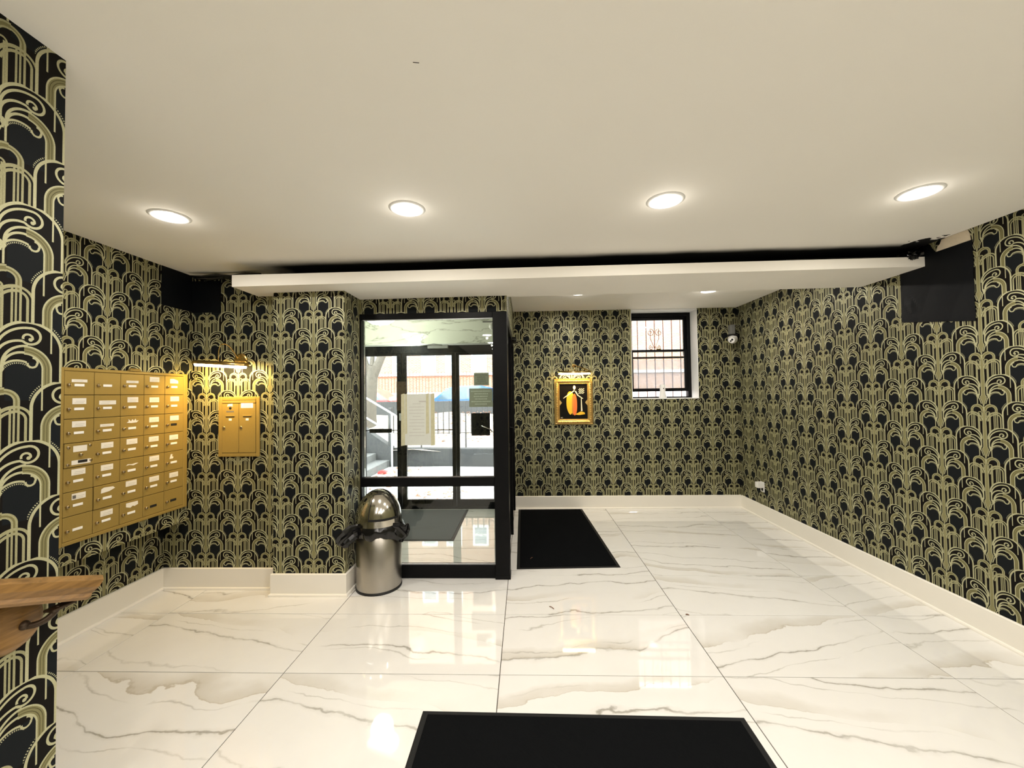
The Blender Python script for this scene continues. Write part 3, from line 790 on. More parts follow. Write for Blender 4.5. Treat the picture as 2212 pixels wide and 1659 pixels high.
def beads(a, b, n, ins):
    for k in range(n):
        p = Vector(a).lerp(Vector(b), (k + .5)/n)
        bd.ball((p.x, p.y, p.z), .0105, 8, 6)
yb_ = YB - .040
beads((ox0 + .04, yb_, oz0 + .036), (ox1 - .04, yb_, oz0 + .036), 19, 0); beads((ox0 + .04, yb_, oz1 - .036), (ox1 - .04, yb_, oz1 - .036), 19, 0)
beads((ox0 + .036, yb_, oz0 + .04), (ox0 + .036, yb_, oz1 - .04), 23, 0); beads((ox1 - .036, yb_, oz0 + .04), (ox1 - .036, yb_, oz1 - .04), 23, 0)
part('beading', bd, M['giltframe'], t)
cv = part('canvas', MB().box(ox0 + .07, ox1 - .07, YB - .010, YB - .004, oz0 + .07, oz1 - .07), M['canvas'], t)
ya, yb2 = YB - .0125, YB - .010
def oval(cx, cz, rx, rz, top=1.0, n=28):
    return [(cx + rx*math.cos(2*PI*k/n)*(1 - .28*top*math.sin(2*PI*k/n)**3), cz + rz*math.sin(2*PI*k/n)) for k in range(n)]
part('yellow_shape', MB().prism(oval(.606, 1.40, .052, .155, -1), 1, ya, yb2), M['yellow'], cv)
part('orange_shape', MB().prism(oval(.662, 1.378, .034, .145, .3), 1, ya - .0006, yb2), M['orange'], cv)
part('amber_shape', MB().prism(oval(.636, 1.375, .010, .135, 0), 1, ya - .0012, yb2), M['amber'], cv)
part('cream_shape', MB().prism(oval(.662, 1.605, .017, .028, 0), 1, ya, yb2).prism([(.60, 1.532), (.545, 1.492), (.512, 1.466), (.516, 1.460), (.552, 1.482), (.606, 1.518), (.668, 1.562), (.660, 1.572)], 1, ya - .0003, yb2)
     .prism([(.668, 1.555), (.70, 1.498), (.772, 1.452), (.776, 1.460), (.712, 1.506), (.682, 1.562)], 1, ya - .0003, yb2).prism([(.748, 1.475), (.755, 1.475), (.765, 1.29), (.745, 1.29)], 1, ya, yb2), M['cream'], cv)
part('amber_base', MB().prism([(.66, 1.245), (.74, 1.285), (.79, 1.275), (.80, 1.25), (.72, 1.238)], 1, ya, yb2), M['yellow'], cv)
chk = MB()
for i in range(6):
    for j in range(6):
        if (i + j) % 2 == 0: chk.box(.718 + i*.0125, .7285 + i*.0125, ya, yb2, 1.52 + j*.0125, 1.5305 + j*.0125)
part('checker_patch', chk, M['cream'], cv)
part('signature', MB().box(.478, .482, ya, yb2, 1.198, 1.212).box(.486, .490, ya, yb2, 1.198, 1.212).box(.494, .503, ya, yb2, 1.198, 1.201).box(.494, .503, ya, yb2, 1.209, 1.212), M['cream'], cv)
part('side_diamond', MB().prism([(ox0 + .07, 1.36), (ox0 + .104, 1.405), (ox0 + .07, 1.45)], 1, YB - .016, YB - .010), M['giltframe'], t)
part('side_diamond', MB().prism([(ox1 - .07, 1.36), (ox1 - .07, 1.45), (ox1 - .104, 1.405)], 1, YB - .016, YB - .010), M['giltframe'], t)

# ================================================================== TRASH CAN
BX, BY, BR = -1.194, 3.245, .174
t = thing('trash_can', 'stainless steel trash can with domed swing lid beside glass screen', 'trash can', (BX, BY, 0))
part('base_ring', MB().lathe([(.0001, 0), (BR + .004, 0), (BR + .005, .012), (BR, .020)], BX, BY, 0, 48), M['rubber'], t)
part('body', MB().lathe([(BR - .001, .016), (BR, .022), (BR, .51), (BR - .006, .515), (BR - .006, .45)], BX, BY, 0, 64), M['steel'], t)
prof = [(BR + .006, .49), (BR + .008, .50), (BR + .006, .515)]
for k in range(1, 15):
    a = k/14*PI/2; prof.append((max(.0001, (BR + .004)*math.cos(a)), .53 + .245*math.sin(a)))
part('dome', MB().lathe(prof, BX, BY, 0, 64), M['polished'], t)
def dome_patch(az0, az1, e0, e1, off, taper=0.0, n=14, m=10):
    v = []; f = []
    for j in range(m + 1):
        e = e0 + (e1 - e0)*j/m
        w = 1 - taper*(j/m)**2
        for i in range(n + 1):
            az = (az0 + az1)/2 + (az1 - az0)/2*(2*i/n - 1)*w
            r = (BR + .004 + off)*math.cos(e)
            v.append((BX + r*math.cos(az), BY + r*math.sin(az), .53 + (.245 + off)*math.sin(e)))
    for j in range(m):
        for i in range(n): f.append((j*(n + 1) + i, j*(n + 1) + i + 1, (j + 1)*(n + 1) + i + 1, (j + 1)*(n + 1) + i))
    return v, f
az = math.atan2(-3.245, 1.194) + .22
v, f = dome_patch(az - .69, az + .69, .13, 1.10, .0022, .10); part('flap_gap', MB().add(v, f, True), M['dark'], t)
v, f = dome_patch(az - .635, az + .635, .185, 1.05, .0045, .08)
fl = part('swing_flap', MB().add(v, f, True), M['polished'], t)
v, f = dome_patch(az - .64, az + .64, .165, .20, .0075); part('flap_lip', MB().add(v, f, True), M['dark'], fl)
# liner folded over the rim, bunched at both sides
rnd = random.Random(3)
bag = MB(); nb, mb_ = 96, 9
v = []
ph = [rnd.uniform(0, 6.28) for _ in range(8)]
for j in range(mb_ + 1):
    s = j/mb_
    for i in range(nb):
        a = 2*PI*i/nb
        side = max(0, math.cos(a))**10*.6 + max(0, -math.cos(a + .25))**8*.9
        drop = .098 + .018*math.sin(2*a + ph[0]) + .010*math.sin(5*a + ph[1]) + .05*side
        wr = .004*math.sin(23*a + ph[2] + 3*s) + .003*math.sin(37*a + ph[3]) + .004*math.sin(11*a + ph[4] - 4*s)
        r = BR + .010 + (.012*math.sin(s*PI) + wr*s) + side*.06*s*(1.2 - .4*s)
        v.append((BX + r*math.cos(a), BY + r*math.sin(a), .512 - drop*s + .006*math.sin(9*a + ph[5])*s))
f = [(j*nb + i, j*nb + (i + 1) % nb, (j + 1)*nb + (i + 1) % nb, (j + 1)*nb + i) for j in range(mb_) for i in range(nb)]
bag.add(v, f, True)
def crumple(mb, c, rad, seed, n=18, m=10, sq=(1, 1, 1)):
    r_ = random.Random(seed); pr = [(r_.uniform(1, 5), r_.uniform(1, 5), r_.uniform(0, 6)) for _ in range(5)]
    v = []
    for j in range(m + 1):
        e = -PI/2 + PI*j/m
        for i in range(n):
            a = 2*PI*i/n
            k = 1 + .22*sum(math.sin(p[0]*a*1.0 // 1 + p[1]*e*2 + p[2] + round(p[0])*a) for p in pr)/2.2
            v.append((c[0] + rad*sq[0]*k*math.cos(e)*math.cos(a), c[1] + rad*sq[1]*k*math.cos(e)*math.sin(a), c[2] + rad*sq[2]*k*math.sin(e)))
    f = [(j*n + i, j*n + (i + 1) % n, (j + 1)*n + (i + 1) % n, (j + 1)*n + i) for j in range(m) for i in range(n)]
    mb.add(v, f, False)
def fold(pts, rad, seed, n=16):
    """bunched plastic: a swept, deeply pleated tail"""
    r_ = random.Random(seed); pts = [Vector(p) for p in pts]; v = []; f = []
    for i, p in enumerate(pts):
        d = (pts[min(i + 1, len(pts) - 1)] - pts[max(i - 1, 0)]).normalized()
        a = d.cross(Vector((0, 0, 1))).normalized(); b = a.cross(d)
        for k in range(n):
            t = 2*PI*k/n; w = rad[i]*(1 + (.32 if k % 2 else -.22) + r_.uniform(-.12, .12))
            v.append(p + a*math.cos(t)*w*.62 + b*math.sin(t)*w)
    m = len(pts)
    f = [(i*n + k, i*n + (k + 1) % n, (i + 1)*n + (k + 1) % n, (i + 1)*n + k) for i in range(m - 1) for k in range(n)]
    f += [tuple(range(n)), tuple(range((m - 1)*n, m*n))]
    bag.add(v, f)
fold([(BX - .10, BY - .12, .485), (BX - .15, BY - .165, .475), (BX - .175, BY - .20, .455), (BX - .20, BY - .215, .432), (BX - .215, BY - .22, .412), (BX - .222, BY - .225, .40)], [.035, .046, .048, .044, .034, .010], 5)
fold([(BX - .14, BY - .10, .455), (BX - .18, BY - .175, .43), (BX - .195, BY - .20, .40), (BX - .205, BY - .21, .385)], [.03, .036, .03, .010], 6)
fold([(BX + .13, BY - .10, .50), (BX + .17, BY - .08, .48), (BX + .20, BY - .07, .452), (BX + .225, BY - .065, .425), (BX + .235, BY - .06, .405)], [.03, .045, .05, .04, .012], 7)
fold([(BX + .19, BY - .06, .43), (BX + .225, BY - .06, .44), (BX + .245, BY - .06, .475), (BX + .255, BY - .06, .515)], [.028, .03, .024, .006], 9)
part('bin_liner', bag, M['bag'], t)

# ================================================================== FLOOR MATS
def floor_mat(label, corners, pile, edge=.028, z1=.010):
    cx = sum(c[0] for c in corners)/4; cy = sum(c[1] for c in corners)/4
    t = thing('floor_mat', label, 'mat', (cx, cy, 0))
    def inset(d):
        r = []
        for x, y in corners:
            r.append((x - math.copysign(d, x - cx), y - math.copysign(d, y - cy)))
        return r
    a, b, c = corners, inset(.007), inset(edge)
    mb = MB().hexa([(*p, .0008) for p in a], [(*p, .004) for p in b])
    part('rubber_border', mb, M['matedge'], t)
    part('pile', MB().hexa([(*p, .003) for p in c], [(*p, z1) for p in inset(edge + .003)]), pile, t)
    return t
floor_mat('black carpet mat with rubber border lying alone in the open floor', [(-.513, 1.055), (.992, 1.04), (1.002, 1.951), (-.514, 1.970)], M['matpile'])
floor_mat('long black carpet mat on floor below the framed picture', [(-.092, 3.542), (.817, 3.581), (.735, 5.366), (-.105, 5.358)], M['matpile'])
floor_mat('grey entrance mat behind the glass screen', [(-1.75, 4.222), (-.765, 4.222), (-.768, 5.370), (-1.75, 5.370)], M['matgrey'])

# ================================================================== HANDRAIL
t = thing('handrail', 'varnished oak handrail with oval wall rosette on the near wallpapered wall', 'handrail', (XFG, 1.02, .93))
def rail_prof():
    return [(-.030, -.026), (-.026, -.033), (.026, -.033), (.030, -.026), (.026, -.016), (.033, 0), (.031, .018), (.018, .030), (-.018, .030), (-.031, .018), (-.033, 0), (-.026, -.016)]
v = []; f = []; pr = rail_prof(); m = len(pr)
p0, p1 = Vector((-1.283, -.7, 1.062 + .4*1.65)), Vector((-1.283, 1.150, .982))
dr = (p1 - p0).normalized(); nrm = Vector((0, -dr.z, dr.y))
for p, sh in ((p0, 0), (p1, .45)):
    for (a, b) in pr: v.append(p + Vector((a, 0, 0)) + nrm*b + dr*(b*sh))
for k in range(m): f.append((k, (k + 1) % m, m + (k + 1) % m, m + k))
f += [tuple(range(m)), tuple(range(2*m - 1, m - 1, -1))]
part('rail', MB().add(v, f), M['wood'], t)
part('rosette', MB().lathe([(.0001, .022), (.052, .022), (.064, .018), (.074, .004), (.074, 0), (.0001, 0)], XFG, 1.012, .948, 36, 'X'), M['wood'], t)
part('bracket', MB().tube(arc_pts((XFG + .018, 1.03, .935), (-1.285, 1.05, .925), (-1.283, 1.075, .965), 8), .008, 10)
     .bbox(-1.298, -1.268, 1.05, 1.11, .958, .966, .003).ball((XFG + .022, 1.030, .938), .012, 14, 8), M['bronze'], t)

# ================================================================== SMALL THINGS ON THE WALLS
t = thing('security_camera', 'white eyeball security camera on a grey bracket in far corner', 'camera', (2.73, YB, 2.26))
part('bracket', MB().bbox(2.705, 2.765, 5.33, YB, 2.265, 2.40, .006), M['grey_plastic'], t)
part('collar', MB().lathe([(.0001, .0), (.058, .0), (.062, -.012), (.05, -.03), (.0001, -.03)], 2.72, 5.315, 2.268, 28), M['dark'], t)
part('eyeball', MB().ball((2.715, 5.305, 2.205), .058, 28, 16).tube([(2.70, 5.28, 2.20), (2.665, 5.235, 2.182)], [.05, .036], 20), M['white_plastic'], t)
part('lens', MB().ball((2.672, 5.232, 2.190), .014, 12, 8).ball((2.655, 5.238, 2.172), .010, 12, 8), M['dark'], t)

t = thing('wall_outlet', 'white wall outlet with plugged-in adapter low on right wall', 'outlet', (XR, 4.925, .382))
part('cover_plate', MB().bbox(XR - .007, XR, 4.885, 4.962, .322, .442, .003), M['white_plastic'], t)
part('receptacle', MB().bbox(XR - .010, XR - .005, 4.905, 4.942, .335, .372, .003), M['dark'], t)
part('adapter', MB().bbox(XR - .075, XR - .007, 4.892, 4.955, .372, .440, .006), M['white_plastic'], t)

t = thing('paper_notice', 'taped paper notice on the glass screen above the middle rail', 'notice', (-.91, 3.397, 1.103))
part('sheet', MB().box(-1.045, -.772, 3.3955, 3.3975, 1.106, 1.54), simple('greyed_paper', (.58, .60, .55), .8, vary=.06, vscale=20), t)
tm = simple('yellowed_tape', (.50, .48, .32), .35, vary=.25, vscale=30)
for a, b in ((-1.056, -1.022), (-.80, -.765), (-1.02, -1.002), (-.842, -.815)):
    z_ = 1.10 if b - a > .03 else 1.20
    part('tape_strip', MB().prism([(a, z_), (b, z_ + .006), (b - .002, 1.546), (a + .003, 1.538)], 1, 3.3945, 3.3957), tm, t)
for k in range(11):
    w = .13 if k % 4 else .07
    part('print_line', MB().box(-.92 - w/2, -.92 + w/2, 3.3949, 3.3956, 1.455 - .027*k, 1.459 - .027*k), M['greyprint'], t)
part('heading', MB().box(-.90, -.825, 3.3947, 3.3956, 1.470, 1.482), M['greyprint'], t)

sgn = simple('sage_sign', (.30, .31, .24), .6)
def door_sign(label, x0, x1, z0, z1, n, ink):
    t = thing('door_sign', label, 'sign', ((x0 + x1)/2, 5.42, z0))
    part('plate', MB().box(x0, x1, 5.4195, 5.424, z0, z1), sgn, t)
    h = (z1 - z0)/(n + 1.2)
    for k in range(n):
        w = (x1 - x0)*(.84, .55, .6, .5, .8, .5)[k % 6]; zc = z1 - h*(k + 1.1); x = (x0 + x1)/2 - w/2
        row = MB()
        while x < (x0 + x1)/2 + w/2:
            lw = random.uniform(.006, .013); row.box(x, x + lw, 5.4185, 5.42, zc - h*.22, zc + h*.22); x += lw + .006
        part('lettering', row, ink, t)
door_sign('small grey-green sign at the top of the entrance side light', -.686, -.482, 1.652, 1.824, 5, M['ink'])
door_sign('larger pale green lettered sign below the small sign in side light', -.752, -.435, 1.362, 1.612, 6, simple('pale_letter', (.62, .64, .55), .6))
t = thing('drop_box', 'black document pad with chrome lever on the entrance side light', 'box', (-.6, 5.42, .978))
part('pad', MB().bbox(-.723, -.474, 5.405, 5.423, .978, 1.279, .004), M['blackmatt'], t)
part('lever', MB().tube([(-.585, 5.395, 1.11), (-.56, 5.375, 1.10), (-.48, 5.37, 1.07), (-.44, 5.38, 1.03)], .009, 10), M['chrome'], t)

t = thing('air_freshener', 'white tapered canister standing on the window sill', 'canister', (1.868, 5.51, 1.448))
part('body', MB().lathe([(.0001, 0), (.047, 0), (.049, .004), (.036, .09), (.037, .17), (.033, .182), (.0001, .184)], 1.868, 5.51, 1.448, 28), M['white_plastic'], t)
part('nozzle', MB().lathe([(.0001, -.003), (.007, -.003), (.007, 0)], 1.868, 5.474, 1.578, 12, 'Y'), M['dark'], t)
part('sensor', MB().lathe([(.0001, -.003), (.005, -.003), (.005, 0)], 1.868, 5.472, 1.50, 12, 'Y'), M['dark'], t)

# ================================================================== VESTIBULE LAMP
VX, VY = -1.69, 4.66
t = thing('bowl_ceiling_lamp', 'white glass bowl ceiling lamp hanging in the vestibule', 'lamp', (VX, VY, ZV))
part('canopy', MB().lathe([(.0001, 0), (.062, 0), (.060, -.014), (.03, -.024), (.0001, -.024)], VX, VY, ZV, 28), M['white_plastic'], t)
part('stem', MB().tube([(VX, VY, ZV - .02), (VX, VY, ZV - .19)], .014), M['white_plastic'], t)
for k in range(3):
    a = 2*PI*k/3 + .3
    part('bowl_arm', MB().tube([(VX + .02*math.cos(a), VY + .02*math.sin(a), ZV - .06), (VX + .06*math.cos(a), VY + .06*math.sin(a), ZV - .12), (VX + .14*math.cos(a), VY + .14*math.sin(a), ZV - .185)], .006), M['white_plastic'], t)
part('bowl', MB().lathe([(.19, -.185), (.184, -.188), (.16, -.235), (.10, -.272), (.03, -.285), (.0001, -.286)], VX, VY, ZV, 40), M['bowl'], t)
part('finial', MB().ball((VX, VY, ZV - .29), .012, 12, 8), M['brass'], t)
L = bpy.data.lights.new('bowl_glow', 'POINT'); L.energy = 24; L.color = (.95, 1.0, .86); L.shadow_soft_size = .12
o = bpy.data.objects.new('bowl_glow', L); C.objects.link(o); o.parent = t; o.location = (0, 0, -.37)
t = thing('dome_camera', 'small white dome camera high on the vestibule side wall', 'camera', (-.242, 4.35, 2.27))
part('bracket', MB().bbox(-.30, -.242, 4.32, 4.38, 2.29, 2.34, .004).tube([(-.29, 4.35, 2.32), (-.45, 4.40, 2.33)], .009), M['grey_plastic'], t)
part('dome', MB().ball((-.335, 4.35, 2.27), .045, 20, 12), M['white_plastic'], t)

# ================================================================== BLACKENED PATCHES BY THE BEAM
def sheet(name, us, vs, fn, mat, label, cat, org, th=.004, nrm=Vector((0, 0, 1))):
    nu, nv = len(us), len(vs); mb = MB(); v = [fn(a, b) for b in vs for a in us]; w = [Vector(p) + nrm*th for p in v]
    f = [(j*nu + i, j*nu + i + 1, (j + 1)*nu + i + 1, (j + 1)*nu + i) for j in range(nv - 1) for i in range(nu - 1)]
    n = nu*nv
    edge = [j*nu for j in range(nv)] ; loop = list(range(nu)) + [j*nu + nu - 1 for j in range(1, nv)] + [(nv - 1)*nu + i for i in range(nu - 2, -1, -1)] + [j*nu for j in range(nv - 2, 0, -1)]
    g = f + [tuple(k + n for k in reversed(q)) for q in f] + [(loop[k], loop[(k + 1) % len(loop)], loop[(k + 1) % len(loop)] + n, loop[k] + n) for k in range(len(loop))]
    mb.add(list(v) + list(w), g)
    return solo(name, mb, mat, label, cat, org)
lin = lambda a, b, n: [a + (b - a)*i/(n - 1) for i in range(n)]
rr = random.Random(21)
def patch_r(y, z):
    w = .0015*math.sin(14*y + 6*z) + .006*max(0, math.sin(26*(y - 2.93) - 16*(z - 2.1)))*max(0, 1 - abs(y - 3.0)/.08)*max(0, 1 - abs(z - 2.14)/.10)
    return (XR - .002 - abs(w), y + (.002*math.sin(40*z) if y < 2.62 else 0), z)
sheet('wall_patch', lin(2.590, 3.078, 44), lin(0, 1, 36), lambda y, s: patch_r(y, (1.946 + (y - 2.59)*.155)*(1 - s) + (2.458 if y < 2.815 else 2.458 + min(.072, (y - 2.815)*1.5))*s), M['patch'],
      'black sheet patch covering the wallpaper on right wall under the beam end', 'wall patch', (XR, 2.83, 1.95), .003, Vector((-1, 0, 0)))
solo('plaster_scar', MB().prism([(2.60, 2.458), (2.812, 2.46), (2.80, 2.492), (2.785, 2.505), (2.775, 2.53), (2.70, 2.531), (2.615, 2.531), (2.605, 2.50)], 0, XR - .004, XR), M['plaster'],
     'strip of bare torn plaster above the black patch on right wall', 'plaster', (XR, 2.7, 2.46))
scar = MB(); crumple(scar, (2.775, 2.93, 2.475), .06, 31, sq=(.7, 1.0, .55)); crumple(scar, (2.74, 2.90, 2.452), .035, 32, sq=(1.2, .9, .6))
scar.tube(arc_pts((2.80, 2.93, 2.46), (2.4, 2.95, 2.475), (1.9, 2.95, 2.468), 10), .010, 7)
solo('crumpled_plastic', scar, M['bag'], 'crumpled black plastic stuffed at the right end of the beam', 'plastic', (2.78, 2.93, 2.47))
solo('corner_patch', MB().box(XLU, XLU + .004, 2.913, 3.186, 2.235, 2.532).box(XLU + .004, -2.468, 3.184, YLB, 2.228, 2.486), M['patch'],
     'black patch folded around the wall corner above the mailboxes', 'wall patch', (XLU, 3.186, 2.235))
pl = MB()
pl.tube([(-2.66, 3.10, 2.505), (-2.56, 3.11, 2.492), (-2.45, 3.12, 2.502), (-2.33, 3.12, 2.495), (-2.20, 3.11, 2.505), (-2.08, 3.10, 2.50)], [.008, .022, .028, .020, .026, .02], 7, smooth=False, flat=.8)
pl.tube([(-2.60, 3.08, 2.478), (-2.5, 3.09, 2.47), (-2.38, 3.10, 2.482)], [.004, .014, .004], 6, smooth=False)
solo('plastic_strip', pl, M['bag'], 'black crumpled plastic strip under ceiling beside the left beam end', 'plastic', (-2.36, 3.10, 2.48))

# bits of debris on the floor
def twig(label, a, b, r): solo('twig', MB().tube([a, ((a[0] + b[0])/2, (a[1] + b[1])/2 + .004, a[2] + .002), b], r, 6), M['leaf'], label, 'twig', a)
twig('tiny dry twig on marble tile in front of the long mat', (.155, 2.93, .003), (.185, 2.895, .003), .0025)
twig('tiny dark leaf stem on marble tile nearer the window reflection', (1.08, 2.83, .003), (1.10, 2.822, .003), .003)
twig('pale thread lying on the long black mat', (.03, 3.74, .0125), (.05, 3.77, .0125), .002)

# ================================================================== OUTDOORS
struct('ground_walk', MB().box(-14, 9, 5.66, 8.72, -.3, -.02), M['concrete'])
struct('ground_street', MB().box(-30, 24, 13.3, 40, .2, .45), M['asphalt'])
rw = MB(); n = 14
for k in range(n):
    xa, xb = -2.95 + k*.75, -2.95 + (k + 1)*.75
    ya_, yb_ = 8.92 - .38*math.sin(min(1, k/5)*PI/2), 8.92 - .38*math.sin(min(1, (k + 1)/5)*PI/2)
    rw.hexa([(xa, ya_, -.3), (xb, yb_, -.3), (xb, yb_ + .25, -.3), (xa, ya_ + .25, -.3)], [(xa, ya_, .36), (xb, yb_, .36), (xb, yb_ + .25, .36), (xa, ya_ + .25, .36)])
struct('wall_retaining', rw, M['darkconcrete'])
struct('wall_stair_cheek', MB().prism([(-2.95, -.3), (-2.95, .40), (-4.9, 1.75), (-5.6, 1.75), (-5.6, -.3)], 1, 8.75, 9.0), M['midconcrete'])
struct('wall_upper', MB().box(-16, 9, 13.0, 13.3, .3, 1.335), M['midconcrete'])
gm = MB(); nx, ny = 24, 12; v = []
for j in range(ny + 1):
    for i in range(nx + 1):
        x = -16 + 25*i/nx; y = 8.75 + 4.3*j/ny
        v.append((x, y, .30 + .62*j/ny + .05*math.sin(x*1.7 + j) + .03*math.cos(x*3.1 - j*2)))
gm.add(v, [(j*(nx + 1) + i, j*(nx + 1) + i + 1, (j + 1)*(nx + 1) + i + 1, (j + 1)*(nx + 1) + i) for j in range(ny) for i in range(nx)], True)
struct('ground_garden', gm, M['soil'])
lv = MB(); rr = random.Random(5)
def leaf_quad(x, y, z):
    s = rr.uniform(.03, .06); a = rr.uniform(0, 6.28); h = rr.uniform(.0, .03)
    dx, dy = math.cos(a)*s, math.sin(a)*s
    lv.add([(x - dx, y - dy, z + .006), (x + dy*.6, y - dx*.6, z + h + .004), (x + dx, y + dy, z + h*.6 + .006), (x - dy*.6, y + dx*.6, z + h)], [(0, 1, 2), (0, 2, 3)])
for k in range(3200):
    x = rr.uniform(-2.9, 5); y = rr.uniform(9.2, 12.9)
    j = (y - 8.75)/4.3; leaf_quad(x, y, .33 + .62*j + .05)
for k in range(150): leaf_quad(rr.uniform(-2.9, -2.2), rr.uniform(6.6, 8.6), -.02)
for k in range(60): leaf_quad(rr.uniform(-2.3, -.9), rr.uniform(5.8, 6.6), -.02)
o = solo('fallen_leaves', lv, M['leaf'], 'brown fallen leaves scattered over the garden bank outside', 'leaves', (-2, 10, .4)); o['kind'] = 'stuff'
solo('litter', MB().prism([(-2.94, -.02), (-2.78, -.02), (-2.76, .03), (-2.85, .055), (-2.92, .03)], 1, 7.9, 8.0), M['redleaf'], 'red scrap of litter on the pavement by the steps', 'litter', (-2.86, 7.95, -.02))

# steps
M['stepstone'] = simple('worn_step', (.07, .07, .07), .9, vary=.2)
t = thing('outdoor_steps', 'concrete steps climbing beside the dark stair wall outside', 'steps', (-3.2, 8.0, -.02))
for k in range(9):
    x1 = -2.98 - .29*k
    part('step', MB().bbox(x1 - .32 if k < 8 else x1 - 1.2, x1, 7.5, 8.74, -.02 + .15*k - (.0 if k == 0 else .15), -.02 + .15*(k + 1), .01), M['stepstone'], t)
t = thing('stair_railing', 'galvanised pipe railing along the outdoor steps', 'railing', (-3.0, 8.6, .1))
for x, z in ((-2.88, .2), (-3.75, .75), (-4.6, 1.25)):
    part('post', MB().tube([(x, 8.62, z - .35), (x, 8.62, z + .95)], .022), M['pipe'], t)
for dz in (.95, .52): part('rail', MB().tube([(-2.8, 8.62, .15 + dz), (-4.7, 8.62, 1.30 + dz)], .022), M['pipe'], t)
# garden fence
t = thing('garden_fence', 'thin black iron picket fence on the low garden wall outside', 'fence', (-1, 8.95, .36))
pk = MB().tube([(0, 0, .30), (0, 0, 1.04)], .012, 6).mesh('picket', M['iron']); po = MB().tube([(0, 0, 0), (0, 0, 1.02)], .016, 8).mesh('post', M['iron'])
for k in range(44):
    x = -2.95 + .125*k
    child('post' if k % 8 == 5 else 'picket', po if k % 8 == 5 else pk, t, (x + 1, 0, 0))
for z in (.68, 1.26): part('rail', MB().box(-3.0, 2.6, 8.942, 8.958, z, z + .012), M['iron'], t)
solo('fence_post', MB().bbox(-3.02, -2.94, 8.78, 8.86, .3, 1.26, .008), M['iron'], 'stout dark post where garden fence meets the steps', 'post', (-2.98, 8.82, .3))
# tree
t = thing('street_tree', 'mottled bare tree trunk forking behind the garden fence', 'tree', (-4.5, 11.5, .6))
part('trunk', MB().tube([(-4.52, 11.5, .5), (-4.5, 11.5, 1.0), (-4.47, 11.5, 1.5), (-4.42, 11.5, 2.0), (-4.37, 11.5, 2.4)], [.25, .20, .18, .16, .15], 14), M['bark'], t)
for path, r in (([(-4.40, 11.5, 2.1), (-4.22, 11.52, 2.5), (-4.02, 11.55, 2.95), (-3.6, 11.6, 4.0)], [.15, .12, .10, .06]), ([(-4.42, 11.5, 2.05), (-4.60, 11.48, 2.45), (-4.74, 11.45, 3.0), (-5.0, 11.4, 4.2)], [.13, .10, .085, .05]), ([(-4.42, 11.5, 2.4), (-4.42, 11.6, 2.8), (-4.35, 11.7, 3.6)], [.07, .055, .03])):
    part('branch', MB().tube(path, r, 10), M['bark'], t)
# parked cars
def car(label, x, y, z, paint, L=4.4):
    t = thing('parked_car', label, 'car', (x + L/2, y + .85, z))
    body = [(0, .35), (.05, .62), (.35, .72), (1.0, .86), (3.6, .90), (4.3, .84), (4.4, .5), (4.38, .3), (0.1, .25)]
    cab = [(.95, .86), (1.55, 1.34), (1.9, 1.42), (2.9, 1.43), (3.35, 1.32), (3.95, .88)]
    win_ = [(1.15, .90), (1.62, 1.30), (1.95, 1.37), (2.85, 1.38), (3.25, 1.28), (3.62, .92)]
    P = lambda q: [(x + a, z + b) for a, b in q]
    part('body', MB().prism(P(body), 1, y, y + 1.75), paint, t)
    part('cabin', MB().prism(P(cab), 1, y + .14, y + 1.61), paint, t)
    part('side_glass', MB().prism(P(win_), 1, y + .13, y + 1.62), M['carglass'], t)
    part('door_pillar', MB().box(x + 2.33, x + 2.42, y + .12, y + 1.63, z + .88, z + 1.40), paint, t)
    for wx in (.85, 3.5):
        for wy in (y + .02, y + 1.55):
            w = part('wheel', MB().lathe([(.0001, 0), (.30, 0), (.32, .03), (.32, .17), (.30, .2), (.0001, .2)], x + wx, wy, z + .32, 24, 'Y'), M['rubber'], t)
            part('hub', MB().lathe([(.0001, -.01), (.19, -.01), (.2, 0), (.2, .21), (.0001, .21)], x + wx, wy, z + .32, 18, 'Y'), M['pipe'], w)
car('blue car parked on the street beyond the upper wall', -4.55, 15.3, .45, M['carblue'])
car('red car parked on the street behind the tree', -9.2, 15.3, .45, M['carred'])
# street fence
t = thing('street_fence', 'red-brown iron fence in front of the brick building', 'fence', (-5, 21.5, .45))
sp = MB().tube([(0, 0, 0), (0, 0, 2.35)], .016, 5).mesh('picket', M['rust'])
for k in range(90): child('picket', sp, t, (-9.0 + k*.17, 0, 0))
for z in (.9, 2.5): part('rail', MB().box(-14.1, 1.4, 21.48, 21.52, z, z + .05), M['rust'], t)
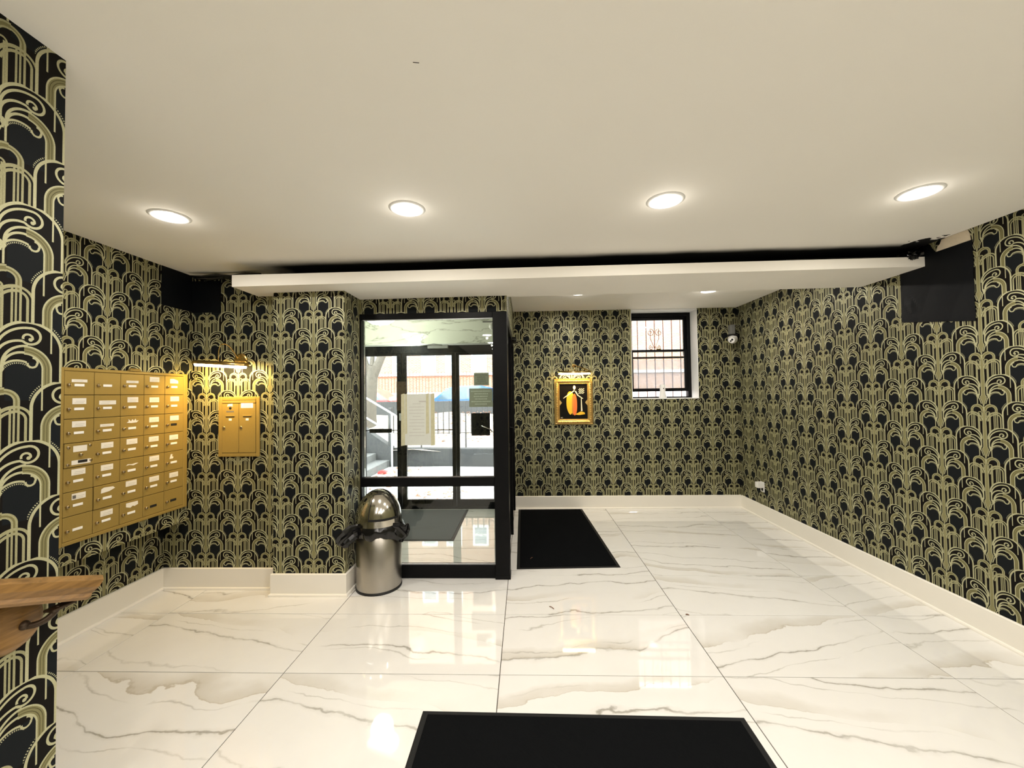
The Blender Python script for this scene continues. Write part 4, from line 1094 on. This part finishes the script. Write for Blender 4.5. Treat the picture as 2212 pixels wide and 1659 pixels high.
# brick building
t = thing('brick_building', 'pale brick apartment building with white windows across the street', 'building', (-5, 24.3, .45))
part('facade', MB().box(-22, 12, 24.0, 30, .3, 15), M['brick'], t)
part('stone_ledge', MB().box(-22, 12, 23.85, 24.0, 2.70, 2.86), M['stone'], t)
part('plinth', MB().box(-22, 12, 23.93, 24.0, .3, 1.7), M['stone'], t)
part('roof', MB().box(-22.3, 12.3, 23.6, 30.3, 15, 15.5), M['stone'], t)
wf = MB().box(-.46, .46, -.06, .02, 0, .07).box(-.46, .46, -.06, .02, 1.08, 1.2).box(-.46, -.36, -.06, .02, .07, 1.08).box(.36, .46, -.06, .02, .07, 1.08).box(-.36, .36, -.04, .02, .54, .60).mesh('window', M['whiteframe'])
wp = MB().box(-.36, .36, -.02, .01, .07, 1.08).mesh('pane', M['blindpane'])
for x in (-13, -11.2, -9.4, -7.5, -5.75, -4.3, -2.72, -.9, 1.0, 2.8, 4.6):
    for z in (2.88, 6.2, 9.5):
        w = child('window', wf, t, (x + 5, -.3, z - .45)); child('pane', wp, w, (0, 0, 0))
# security grille outside the lobby window
t = thing('window_grille', 'red-brown wrought iron grille with scrolls outside the lobby window', 'grille', (1.87, 5.86, 1.3))
for k in range(9): part('bar', MB().tube([(1.40 + .122*k, 5.86, 1.30), (1.40 + .122*k, 5.86, 2.75)], .007, 8), M['rust'], t)
for z in (1.32, 2.02, 2.72): part('rail', MB().box(1.36, 2.42, 5.852, 5.868, z - .01, z + .01), M['rust'], t)
def spiral(cx, cz, r0, s, turns=1.4):
    return [(cx + s*(r0*(1 - k/30))*math.cos(PI*.5 + 2*PI*turns*k/24), 5.86, cz + (r0*(1 - k/30))*math.sin(PI*.5 + 2*PI*turns*k/24)) for k in range(25)]
for s in (-1, 1):
    part('scroll', MB().tube([(1.888 + s*.0, 5.86, 2.15), (1.888 + s*.06, 5.86, 2.30)] + spiral(1.888 + s*.06, 2.39, .055, s), .005, 6), M['rust'], t)
    part('scroll', MB().tube(spiral(1.888 + s*.05, 2.17, .035, -s), .005, 6), M['rust'], t)
for x in (1.39, 2.40): part('anchor', MB().box(x - .01, x + .01, 5.65, 5.86, 1.36, 1.38).box(x - .01, x + .01, 5.65, 5.86, 2.68, 2.70), M['rust'], t)
